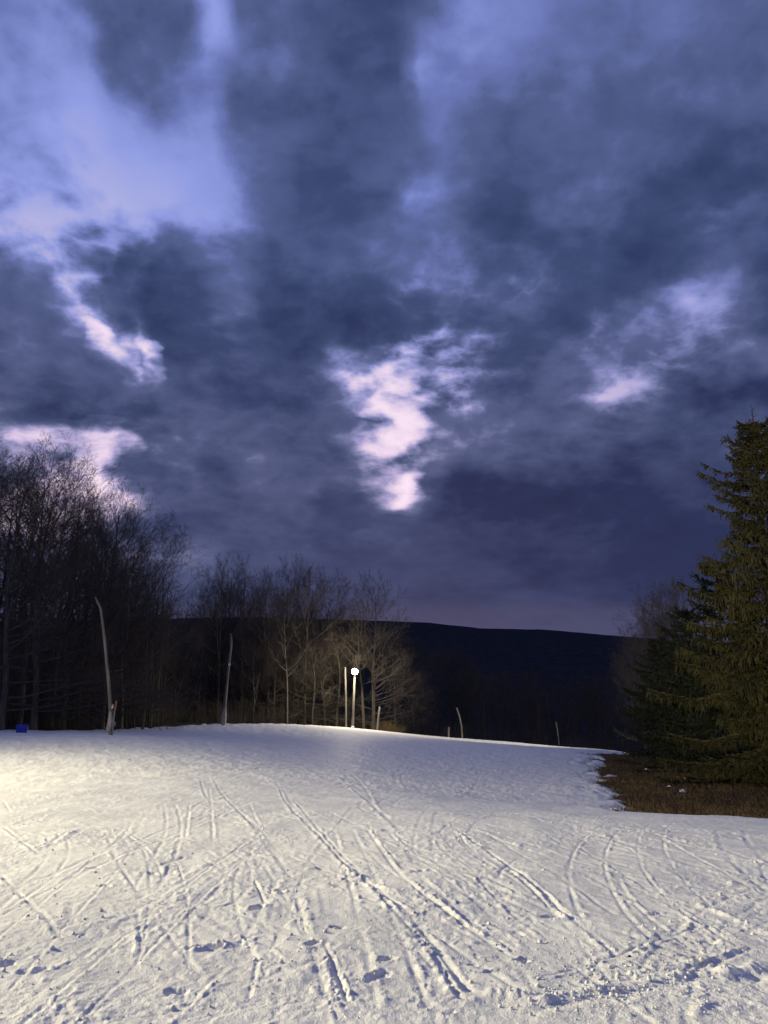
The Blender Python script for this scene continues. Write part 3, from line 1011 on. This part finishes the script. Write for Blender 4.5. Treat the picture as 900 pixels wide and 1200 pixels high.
# unlike ones first
bare_tree(16, 55, 540, 3, 'tallest leafless tree, pale trunk rising behind the blue bin', rz=.1)
bare_tree(126, 66, 568, 1, 'slim leafless tree whose fine crown stands above its neighbours, behind the bent pole', rz=.5, wide=.75)
bare_tree(172, 62, 676, 2, 'low leafless tree at the outer end of the wood, nearest the dark gap', rz=2.2, wide=.85)
for (px, Y, top, v) in [(-35, 58, 545, 0), (-10, 62, 548, 2), (36, 60, 545, 0), (52, 57, 556, 3), (70, 64, 560, 2), (84, 60, 598, 3), (98, 68, 596, 0),
                        (128, 62, 616, 3), (138, 70, 618, 2), (148, 64, 646, 3), (156, 72, 660, 0), (60, 76, 585, 4), (20, 80, 575, 1), (110, 82, 625, 4), (-60, 70, 560, 4)]:
    w_ = 'behind the blue bin' if px < 30 else 'between blue bin and bent pole' if px < 100 else 'behind the bent pole' if px < 150 else 'between bent pole and dark gap'
    bare_tree(px, Y, top, v, ('leafless tree deep in the wood, ' if Y > 68 else 'leafless tree at the front of the wood, ') + w_, GL + (', deep' if Y > 68 else ', front') + ' ' + w_, rz=rt.uniform(-.5, .5) if v == 3 else rt.uniform(0, 6.28), wide=rt.uniform(.9, 1.1))
GC = 'leafless trees behind the crest'
lab_c = 'leafless tree in the dark row behind the snow crest, beyond the straight pole'
bare_tree(438, 92, 680, 0, 'round-crowned leafless tree standing apart, just beyond the lit lamp', rz=1.0, wide=.8)
bare_tree(426, 89, 705, 5, 'leafless tree with lamp-lit pale trunk just beside the lit lamp', rz=.2, mid=False)
bare_tree(336, 84, 690, 5, 'leafless tree with a straight pale bare trunk at the snow edge', rz=1.7, mid=False)
for (px, Y, top, v) in [(234, 92, 712, 1), (244, 96, 688, 2), (258, 90, 664, 4), (270, 98, 662, 0), (284, 94, 672, 1), (302, 100, 684, 2), (316, 92, 678, 4),
                        (345, 96, 662, 0), (358, 90, 668, 1), (370, 98, 680, 2), (382, 92, 700, 4), (392, 97, 712, 0), (400, 101, 722, 2), (250, 108, 690, 0), (330, 110, 690, 2)]:
    w_ = 'beside the straight pole' if px < 275 else 'between straight pole and pale-trunked tree' if px < 335 else 'between pale-trunked tree and lit lamp'
    bare_tree(px, Y, top, v, 'leafless tree in dark row behind the crest, ' + w_, GC + ' ' + w_, rz=rt.uniform(0, 6.28), wide=rt.uniform(.74, .92))
bare_tree(436, 90.5, 742, 3, 'small leafless tree with dense ascending twigs brightly lit by the lamp', rz=.3, wide=1.25, mid=False)
for (px, Y, top, v, z_) in [(394, 89, 742, 3, 2.6), (380, 91, 750, 2, 1.0), (366, 88, 758, 3, 2.9), (350, 90, 752, 2, .4), (318, 88, 760, 3, 1.2), (296, 87, 752, 2, 2.0), (462, 96, 772, 3, .2), (484, 100, 790, 3, .1)]:
    w_ = 'between straight pole and pale-trunked tree' if px < 335 else 'between pale-trunked tree and lit lamp' if px < 410 else 'just beyond the brown brush'
    bare_tree(px, Y, top, v, 'small low-branched leafless tree at the snow edge, ' + w_, 'small leafless trees ' + w_, rz=z_, wide=1.3, mid=False)
GB = 'leafless trees between the two woods'
for (px, Y, top, v) in [(208, 84, 735, 2), (188, 90, 722, 0), (203, 100, 738, 4), (220, 106, 735, 1), (176, 96, 715, 1)]:
    bare_tree(px, Y, top, v, 'shadowed leafless tree in the dark gap between the two woods', GB, rz=rt.uniform(0, 6.28))
GD = 'leafless trees on the slope below the crest'
for (px, Y, top, v) in [(462, 104, 745, 0), (478, 112, 752, 2), (496, 108, 758, 3), (512, 116, 755, 1), (528, 122, 768, 2), (546, 118, 780, 0), (566, 112, 792, 3), (584, 116, 790, 2),
                        (604, 124, 792, 4), (624, 120, 806, 0), (646, 126, 802, 1), (668, 122, 806, 2), (690, 128, 800, 0), (712, 124, 800, 4), (732, 120, 792, 2), (600, 150, 782, 2), (660, 155, 785, 1), (540, 150, 762, 0), (700, 150, 780, 1)]:
    w_ = 'between lit lamp and short stub' if px < 525 else 'between thin curved post and very thin post' if px < 652 else 'between very thin post and spruces'
    bare_tree(px, Y, top, v, 'dark leafless tree downhill beyond the crest, ' + w_, GD + ' ' + w_, rz=rt.uniform(0, 6.28), wide=rt.uniform(.95, 1.25))
GR = 'leafless trees beside the spruces'
for (px, Y, top, v) in [(764, 74, 716, 2), (778, 70, 700, 0), (792, 66, 682, 1), (806, 72, 690, 4), (752, 82, 738, 0)]:
    bare_tree(px, Y, top, v, 'slender leafless tree behind the dark spruces by the brown grass', GR, rz=rt.uniform(0, 6.28), wide=.85)

# deep wood behind the front trees: too many thin stems to count
def wood_depth():
    rng = random.Random(31)
    S = []
    def stem(x, y, h):
        z = gz(x, y) - .2
        p = Vector((x, y, z)); d = Vector((rng.gauss(0, .05), rng.gauss(0, .05), 1))
        r = h * .007
        n = 5
        for i in range(n):
            q = p + d * (h / n)
            S.append((*p, *q, r * (1 - i / n) + .01, r * (1 - (i + 1) / n) + .008))
            for k in range(5):
                az = rng.uniform(0, 6.28)
                t = rng.random()
                b = p.lerp(q, t)
                L = h * rng.uniform(.08, .2) * (1.1 - i / n)
                e = b + Vector((math.cos(az) * L, math.sin(az) * L, L * rng.uniform(.1, 1.0)))
                S.append((*b, *e, .018, .008))
                for m in range(2):
                    b2 = b.lerp(e, rng.uniform(.3, 1))
                    e2 = b2 + Vector((rng.gauss(0, .4), rng.gauss(0, .4), rng.uniform(.1, .8))) * L * .5
                    S.append((*b2, *e2, .010, .005))
            p = q
    bands = [((-45, 200), (66, 100), 300, (11, 17)), ((150, 430), (96, 135), 380, (13, 18)), ((440, 760), (112, 190), 330, (7, 12)), ((745, 960), (52, 76), 90, (5, 9))]
    for (p0, p1), (y0, y1), n, (h0, h1) in bands:
        for k in range(n):
            px, Y = rng.uniform(p0, p1), rng.uniform(y0, y1)
            stem((px - 450) / F * Y, Y, rng.uniform(h0, h1))
    # low brush along the edge of the wood
    for k in range(520):
        px = rng.uniform(-30, 760)
        Y = np.interp(px, [-30, 100, 250, 413, 480, 600, 760], [60, 62, 76, 91, 96, 101, 98]) + rng.uniform(0, 9)
        x = (px - 450) / F * Y
        z = gz(x, Y) - .1
        for m in range(9):
            e = Vector((x + rng.gauss(0, .5), Y + rng.gauss(0, .5), z + rng.uniform(.5, 2.4)))
            S.append((x + rng.gauss(0, .15), Y + rng.gauss(0, .15), z, *e, .012, .005))
            e2 = e + Vector((rng.gauss(0, .3), rng.gauss(0, .3), rng.uniform(.1, .6)))
            S.append((*e, *e2, .006, .004))
    me = seg_mesh('wood_undergrowth', S, 3)
    tag(link('wood_undergrowth', me, mat=M['twig']), 'dark mass of stems and undergrowth deep in the wood', 'wood', kind='stuff')
wood_depth()

# ------------------------------------------------------------------ spruces
def grow_spruce(seed, H, prof, whorl=.36, per=8, dens=1.0, blade=(.16, .55), trim=None):
    """prof(h 0..1) -> branch length in metres"""
    rng = random.Random(seed)
    stems, P = [], []            # P: blades: start, end, width, twist
    z = .9
    c = 0
    while z < H - .7:
        h = z / H
        L0 = prof(h)
        n = max(4, int(per * (1 - .25 * h)))
        a0 = rng.uniform(0, 6.28)
        for k in range(n):
            az = a0 + 2 * math.pi * k / n + rng.gauss(0, .16)
            L = L0 * rng.uniform(.55, 1.22) * (.86 + (.28 if h < .88 else .05) * math.sin(az * 2 + z * 1.1 + seed) * math.sin(z * 1.9 + az))
            if rng.random() < .07:
                L *= 1.22
            zz = z + rng.uniform(-.18, .18)
            out = Vector((math.cos(az), math.sin(az), 0))
            side = Vector((-math.sin(az), math.cos(az), 0))
            rise = -.30 + .72 * h ** 1.3      # lower branches sag, upper ones climb
            m = max(4, int(L / .32))
            pts = []
            for i in range(m + 1):
                t = i / m
                dz = rise * L * t - .22 * L * t * (1 - h) + .30 * L * max(t - .55, 0) ** 1.4 * 2.0
                pts.append(Vector((0, 0, zz)) + out * (L * t) + side * (L * .06 * math.sin(t * 3 + k)) + Vector((0, 0, dz)))
            for i in range(m):
                r = .028 * (L / 3) * (1 - i / m) + .006
                stems.append((*pts[i], *pts[i + 1], r, r * .85))
            for i in range(1, m + 1):
                t = i / m
                reach = L * .34 * (1 - t * .72) * (.5 + .5 * min(t * 4, 1)) + .12
                for s in (-1, 1, 0):
                    sub = max(2, int(reach / .17 * dens)) if s else 2
                    p0 = pts[i]
                    ta = (pts[i] - pts[i - 1]).normalized()
                    dd = (ta * .85 + side * s * .95 + Vector((0, 0, rng.gauss(0, .10)))).normalized()
                    if s == 0:
                        dd = (ta + Vector((0, 0, .25))).normalized()
                    q = p0
                    for j in range(sub):
                        q2 = p0 + dd * reach * (j + 1) / sub + Vector((0, 0, -.10 * reach * ((j + 1) / sub) ** 2))
                        P.append((q, q2, rng.uniform(.05, .085), 0))
                        # hanging branchlets, longest in the middle of the tree
                        hang = (.07 + blade[1] * min((1 - h) * 1.9, 1.0) * (.55 + .45 * min(h * 3, 1))) * rng.uniform(.3, 1.1)
                        w = rng.uniform(.03, .055)
                        for rep in range(2 if dens >= 1 else 1):
                            e = q2 + Vector((rng.gauss(0, .06), rng.gauss(0, .06), -hang * rng.uniform(.5, 1))) + dd * .05
                            P.append((q2 + Vector((rng.gauss(0, .05), rng.gauss(0, .05), 0)), e, w, 1))
                        up_ = q2 + (dd + side * rng.uniform(-.8, .8) + Vector((0, 0, rng.uniform(0, .5)))).normalized() * rng.uniform(.10, .22)
                        P.append((q2, up_, .045, 0))
                        q = q2
        z += whorl * (1.0 - .35 * h) * rng.uniform(.6, 1.4)
        c += 1
    # leader
    for k in range(7):
        zz = H - .75 + k * .12
        az = k * 2.4
        P.append((Vector((0, 0, zz)), Vector((math.cos(az) * .22 * (1 - k / 8), math.sin(az) * .22 * (1 - k / 8), zz + .06)), .03, 0))
    # blades -> tapered crossed kites
    A = np.array([p[0][:] for p in P]); B = np.array([p[1][:] for p in P]); Wd = np.array([p[2] for p in P])
    d = B - A
    ln = np.linalg.norm(d, axis=1, keepdims=True) + 1e-9
    d = d / ln
    rs = np.random.RandomState(seed)
    rv = rs.normal(size=d.shape)
    a = np.cross(d, rv); a /= np.linalg.norm(a, axis=1, keepdims=True) + 1e-9
    b = np.cross(d, a)
    Vs, Fs = [], []
    n = len(A)
    for q, ax in enumerate((a, b)):
        m1 = A + d * ln * .35
        V = np.stack([A, m1 + ax * Wd[:, None] * .6, B, m1 - ax * Wd[:, None] * .6], 1)
        Vs.append(V.reshape(-1, 3))
        Fs.append(np.arange(n)[:, None] * 4 + np.array([[0, 1, 2, 3]]) + q * n * 4)
    crown = mesh_np('crown', np.concatenate(Vs), np.concatenate(Fs), False)
    mb = MB()
    mb.tube([(0, 0, -.5), (0, 0, 0), (0.03, 0, H * .3), (-.02, .03, H * .6), (0, 0, H - .7), (0, 0, H + .05)], [.30 * H / 16, .25 * H / 16, .18 * H / 16, .11 * H / 16, .022, .006], 9)
    for q in stems:
        mb.tube([q[:3], q[3:6]], [q[6], q[7]], 4, caps=False)
    tm = bpy.data.meshes.new('trunk'); tm.from_pydata(mb.v, [], mb.f); tm.update()
    tm.materials.append(M['cone_twig'])
    return tm, crown

def place_spruce(px, Y, top, meshes, H, label, mat, group=None, rz=0, wide=1.0):
    x = at(px, top, Y).x
    z0 = gz(x, Y)
    k = (at(px, top, Y).z - z0) / H
    e = empty('spruce_tree', (x, Y, z0), label, 'tree', group, rz)
    for nm, me in zip(('trunk', 'crown'), meshes):
        if len(me.materials) == 0:
            me.materials.append(mat)
        o = link(nm, me, e)
        o.scale = (k * wide, k * wide, k)
    return e

big_prof = lambda h: (1 - h) ** .82 * 4.5 * (.88 + .12 * math.sin(h * 27)) + .05 * min((1 - h) * 20, 1)
SP1 = grow_spruce(3, 16.0, big_prof, .50, 8, 1.0, (.16, .62))
place_spruce(881, 32, 476, SP1, 16.0, 'tall spruce with drooping olive branchlets above the brown grass', M['needle'], rz=.6, wide=1.28)
sm_prof = lambda h: (1 - h) ** .8 * 3.0 * (.85 + .15 * math.sin(h * 19)) + .1
SP2 = grow_spruce(6, 9.0, sm_prof, .42, 7, .6, (.16, .45))
GS = 'smaller spruces behind the tall one'
for (px, Y, top, rz) in [(838, 41, 650, 1.2), (800, 46, 706, 3.0), (770, 54, 742, 4.2)]:
    place_spruce(px, Y, top, SP2, 9.0, {838: 'dark mid-sized spruce tucked against the tall olive spruce', 800: 'smaller dark spruce between two other small spruces', 770: 'smallest dark spruce at the end of the spruce row by the valley'}[px], M['needle_dark'], GS, rz, 1.4)

# ------------------------------------------------------------------ dead grass
def dead_grass():
    rng = np.random.RandomState(5)
    N = 72000
    Y = 15.3 + 46 * rng.rand(N) ** 1.9
    px = rng.uniform(670, 960, N)
    x = (px - 450) / F * Y
    th = thickness(x, Y)
    ok = (th < .03)
    ok &= fbm(x * .5, Y * .5, 3, 77) > -.45
    x, Y = x[ok], Y[ok]
    z = terrain(x, Y) - .02
    n = len(x)
    h = rng.uniform(.05, .17, n) * (1 + .5 * fbm(x * .7, Y * .7, 2, 88))
    tall = rng.rand(n) < .004
    h = np.where(tall, h * 2.6, h)
    az = rng.uniform(0, 2 * np.pi, n)
    w = rng.uniform(.006, .012, n)
    bend = rng.normal(.06, .07, n)
    ca, sa = np.cos(az), np.sin(az)
    V = np.zeros((n, 4, 3))
    V[:, 0] = np.stack([x - ca * w, Y - sa * w, z], 1)
    V[:, 1] = np.stack([x + ca * w, Y + sa * w, z], 1)
    V[:, 2] = np.stack([x + ca * w * .5 - sa * bend * .5, Y + sa * w * .5 + ca * bend * .5, z + h * .65], 1)
    V[:, 3] = np.stack([x - sa * bend, Y + ca * bend, z + h], 1)
    Fc = np.arange(n)[:, None] * 4 + np.array([[0, 1, 2, 3]])
    me = mesh_np('dead_grass', V.reshape(-1, 3), Fc)
    tag(link('dead_grass', me, mat=M['grass']), 'short brown dead grass on the bare ground by the spruces', 'grass', kind='stuff')
dead_grass()

# ------------------------------------------------------------------ poles, lamp, bin
def pix(px, py, Y):
    return at(px, py, Y)

def bent_pole():
    Y = 46.0
    b = at(129.5, 864, Y); z0 = surf(b.x, Y)
    e = empty('wooden_pole', (b.x, Y, z0), 'tall leaning pole with bent tip and padding wrapped round its foot', 'pole')
    def loc(px, py, dy=0):
        p = at(px, py, Y + dy)
        return (p.x - b.x, dy, p.z - z0)
    pts = [loc(129.5, 868), loc(130, 846), loc(129.6, 832), loc(128.3, 815), loc(127, 795), loc(124.8, 775), loc(123.2, 755), loc(120.8, 735), loc(118.5, 716), loc(117.5, 711.5), loc(114.4, 706), loc(111.5, 699.5)]
    MB().tube(pts, [.12, .11, .12, .10, .105, .09, .095, .08, .082, .07, .066, .045], 9, jit=.08, rng=random.Random(9)).build('shaft', M['wood'], e, smooth_shade=True)
    rng = random.Random(2)
    MB().tube([loc(127.2, 856, -.14), loc(128.6, 848, -.16), loc(129.2, 834, -.13)], [.13, .17, .08], 8, jit=.18, rng=rng).build('padding', M['canvas'], e)
    MB().tube([loc(125.5, 854, -.05), loc(128.2, 846, -.2)], [.06, .10], 6, jit=.2, rng=rng).build('padding_flap', M['canvas'], e)
    MB().tube([loc(132, 857, -.1), loc(134.2, 835, -.1), loc(136.0, 826, -.1)], [.05, .05, .045], 7).build('stake', M['wood'], e)
    MB().tube([loc(135.2, 830, -.1), loc(136.6, 821, -.1)], [.062, .06], 7).build('stake_tip', M['red'], e)
    MB().tube([loc(133, 850, 0), loc(135, 846, .1)], [.10, .08], 7, jit=.2, rng=rng).build('strap_bundle', M['canvas'], e)
    MB().box(loc(131.8, 828, -.13), (.10, .05, .22), (0, .1, 0)).build('plate', M['metal'], e)
bent_pole()

def straight_pole():
    Y = 71.0
    b = at(261.5, 850, Y); z0 = surf(b.x, Y)
    e = empty('wooden_pole', (b.x, Y, z0), 'straight leaning grey pole with a small reflector, behind the snow crest', 'pole')
    def loc(px, py, dy=0):
        p = at(px, py, Y + dy)
        return (p.x - b.x, dy, p.z - z0)
    MB().tube([loc(261.3, 855), loc(262.2, 843), loc(263.2, 832), loc(264.4, 818), loc(266.2, 800), loc(267.2, 788), loc(269, 772), loc(270.4, 760), loc(271, 750), loc(270, 742)], [.16, .14, .125, .13, .11, .12, .10, .11, .10, .075], 9, jit=.08, rng=random.Random(6)).build('shaft', M['wood'], e, smooth_shade=True)
    MB().tube([loc(261.6, 849, 0), loc(262.4, 840, 0), loc(263.4, 829, 0)], [.24, .24, .15], 8, jit=.15, rng=random.Random(1)).build('padding', M['canvas'], e)
    MB().box(loc(268.8, 778.5, -.14), (.16, .05, .26), (0, .08, 0)).build('reflector', M['white_plastic'], e)
straight_pole()

def small_pole(name, pxs, Y, rad, label, mat='wood', extra=None):
    b = at(pxs[0][0], pxs[0][1], Y); z0 = surf(b.x, Y)
    top = z0
    pts = [(0, 0, -.35)]
    for (px, py) in pxs:
        p = at(px, py, Y)
        pts.append((p.x - b.x, 0, max(p.z - z0, pts[-1][2] + .05)))
    o = MB().tube(pts, [rad] * len(pts), 8).build(name, M[mat], None, (b.x, Y, z0), True)
    return tag(o, label, 'post')
small_pole('wooden_post', [(442, 855), (443.2, 842), (445, 828)], 86, .10, 'short leaning grey post beside the brown brush near the lit lamp')
small_pole('wooden_post', [(541.5, 863), (540.5, 850), (538, 838), (535, 829.5)], 93, .085, 'thin curved post on the hillside edge beside a short stub')
small_pole('wooden_post', [(525.6, 862), (525.8, 852)], 92, .09, 'short stub of a post beside the thin curved post')
small_pole('wooden_post', [(655, 870), (653.5, 858), (651.5, 846)], 99, .06, 'very thin leaning post above the far bright strip of snow')
small_pole('wooden_post', [(405.5, 853), (405.4, 820), (404.6, 782)], 86.3, .10, 'slim bare post standing just beside the lit lamp pole')

def light_source(name, kind, watt, parent, loc, aim=None, col=(1, .86, .62), cone=100, blend=.6, rad=.15):
    d = bpy.data.lights.new(name, kind)
    d.energy = watt
    d.color = col
    d.shadow_soft_size = rad
    if kind == 'SPOT':
        d.spot_size = R(cone); d.spot_blend = blend
    o = bpy.data.objects.new(name, d)
    COL.objects.link(o)
    o.parent = parent
    o.location = loc
    if aim is not None:
        o.rotation_euler = (Vector(aim)).to_track_quat('-Z', 'Y').to_euler()
    return o

def lamp_pole():
    Y = 85.0
    b = at(413, 854.5, Y); z0 = surf(b.x, Y)
    e = empty('lamp_pole', (b.x, Y, z0), 'lit floodlight on a slender pole at the snow crest', 'lamp')
    top = at(416, 786.5, Y)
    dx, h = top.x - b.x, top.z - z0
    MB().tube([(0, 0, -.4), (dx * .4, 0, h * .4), (dx, 0, h + .12)], [.15, .13, .10], 10).build('pole', M['wood'], e, smooth_shade=True)
    MB().box((dx, -.16, h - .05), (.10, .30, .08)).build('bracket', M['metal'], e)
    tilt = Vector((0, -math.cos(R(12)), -math.sin(R(12))))
    c0 = Vector((dx, -.22, h + .04))
    hd = MB().tube([c0, c0 + tilt * .10, c0 + tilt * .26, c0 + tilt * .34], [.14, .25, .34, .36], 16).build('lamp_head', M['metal'], e, smooth_shade=True)
    MB().tube([c0 + tilt * .345, c0 + tilt * .40, c0 + tilt * .45], [.34, .28, .10], 16).build('lens', M['lens'], hd, smooth_shade=True)
    light_source('lamp_light', 'POINT', LAMP_W, e, (dx, -1.7, h + .30), rad=.2)
    MB().box((.05, -.5, .12), (.35, .3, .3), (0.2, .3, .4), .7).build('foot_block', M['white_plastic'], e)
lamp_pole()

def flood_pole(x, y, h, aims, label, col=(1, .875, .535)):
    z0 = surf(x, y)
    e = empty('floodlight_pole', (x, y, z0), label, 'lamp')
    MB().tube([(0, 0, -.4), (0, 0, h + .2)], [.16, .11], 10).build('pole', M['wood'], e, smooth_shade=True)
    MB().box((0, 0, h), (1.6, .12, .14)).build('crossarm', M['wood'], e)
    for k, (ax, ay, az_, watt, cone, blend) in enumerate(aims):
        a = (ax, ay, az_)
        xx = (k - (len(aims) - 1) / 2) * .9
        v = (Vector(a) - Vector((x + xx, y, z0 + h))).normalized()
        q = v.to_track_quat('-Z', 'Y').to_euler()
        c = Vector((xx, 0, h + .42)) + v * .2
        hd = MB().box((0, 0, 0), (.5, .4, .3), (0, 0, 0), .6).build('lamp_head', M['metal'], e, tuple(c)); hd.rotation_euler = q
        ln = MB().box((0, 0, -.165), (.44, .34, .02)).build('lens', M['lens'], hd)
        MB().tube([(xx, 0, h), tuple(c - v * .1)], [.03, .03], 6).build('bracket', M['metal'], e)
        light_source('flood_light', 'SPOT', watt, e, tuple(c + v * .30), v, col, cone, blend, .2)
    return e
flood_pole(-24, 16, 9.5, [(6, 7, -.8, FLOOD_KEY_W, 106, .95), (-14, 27, -2.3, FLOOD_SIDE_W, 104, 1.0), (1, 36, -3.9, FLOOD_CREST_W, 84, 1.0)], 'floodlight pole at the side of the slope, lamps aimed across the snow')
flood_pole(-24, -58, 5.5, [(19.5, 32, 6.0, FLOOD_BACK_W, 17, 1.0)], 'floodlight pole at the top of the hill, lamp aimed downhill')
flood_pole(56, 100, 16.0, [(17, 88, -8.5, FLOOD_FAR_W, 36, .9)], 'floodlight pole far down the slope, lamp aimed at the far strip of snow')

def blue_bin():
    Y = 48.0
    b = at(25, 861, Y); z0 = surf(b.x, Y)
    e = empty('storage_bin', (b.x, Y, z0), 'blue plastic bin on the snow below the trees', 'bin', rz=R(24))
    h = at(25, 850.5, Y).z - z0
    w = .66
    m = MB()
    m.box((0, 0, h / 2), (w * .90, .52, h), (0, 0, 0), 1.1)
    m.build('body', M['blue'], e)
    MB().box((0, 0, h + .02), (w * 1.06, .60, .07)).build('rim', M['blue'], e)
    MB().box((w * .505, 0, h * .55), (.03, .46, h * .75), (0, .03, 0)).build('side_panel', M['white_plastic'], e)
    MB().box((0, -.295, h * .62), (.26, .03, .07)).build('handle', M['blue'], e)
blue_bin()

# brush lit by the lamp
def brush(px, py, Y, n, h, label, mat, spread=.6, seed=0):
    rng = random.Random(seed)
    b = at(px, py, Y); z0 = gz(b.x, Y)
    S = []
    for k in range(n):
        x0, y0 = rng.gauss(0, spread * .4), rng.gauss(0, spread * .4)
        e = Vector((x0 + rng.gauss(0, spread * .5), y0 + rng.gauss(0, spread * .5), h * rng.uniform(.4, 1.1)))
        S.append((x0, y0, -.2, *e, .011, .006))
        for m in range(3):
            s = Vector((x0, y0, -.1)).lerp(e, rng.uniform(.4, 1))
            S.append((*s, *(s + Vector((rng.gauss(0, .2), rng.gauss(0, .2), rng.uniform(0, .3)))), .006, .003))
    o = link('brush', seg_mesh('brush', S, 3), None, M[mat], (b.x, Y, z0))
    return tag(o, label, 'brush')
brush(451, 856, 88.5, 160, 1.2, 'brown dead brush beside the short leaning post', 'grass', 1.1, 1)
brush(463, 857, 90, 110, .9, 'low brown brush on the snow edge right of the lit lamp', 'grass', 1.0, 2)
brush(95, 857, 61, 120, 1.0, 'low dead brush at the foot of the wood by the bent pole', 'twig', 1.3, 3)

# ------------------------------------------------------------------ small litter
def lump(name, px, py, Y, size, mat, label, cat, seed, group=None):
    rng = random.Random(seed)
    if Y is None:
        x, y = on_ground(px, py)
    else:
        p = at(px, py, Y); x, y = p.x, p.y
    z = surf(x, y)
    mb = MB()
    mb.tube([(0, 0, -.4), (0, 0, 0), (.03, 0, .6), (0, 0, 1)], [.5, .5, .40, .18], 7, jit=.2, rng=rng)
    mb.v = [(v[0] * size[0], v[1] * size[1], v[2] * size[2]) for v in mb.v]
    return tag(mb.build(name, M[mat], None, (x, y, z)), label, cat, group)
lump('bark_chip', 739, 1145, None, (.030, .02, .012), 'wood_dark', 'largest dark bark chip lying on the tracked snow', 'bark chip', 1)
lump('bark_chip', 814, 1148, None, (.016, .012, .008), 'wood_dark', 'tiny dark bark chip on the snow beside a short trench', 'bark chip', 2)
lump('bark_chip', 884, 1183, None, (.022, .012, .008), 'wood_dark', 'small dark bark chip on smooth snow below the raised berm', 'bark chip', 3)
SNL = 'small leftover lump of snow on the brown grass by the spruces'
for i, (px, py) in enumerate([(757, 895), (800, 925), (784, 921), (801, 910)]):
    lump('snow_lump', px, py, np.interp(py, [895, 925], [44, 29]), (.26, .2, .07) if i == 1 else (.20, .16, .05), 'snow', SNL, 'snow lump', 10 + i, 'snow lumps left on the grass')
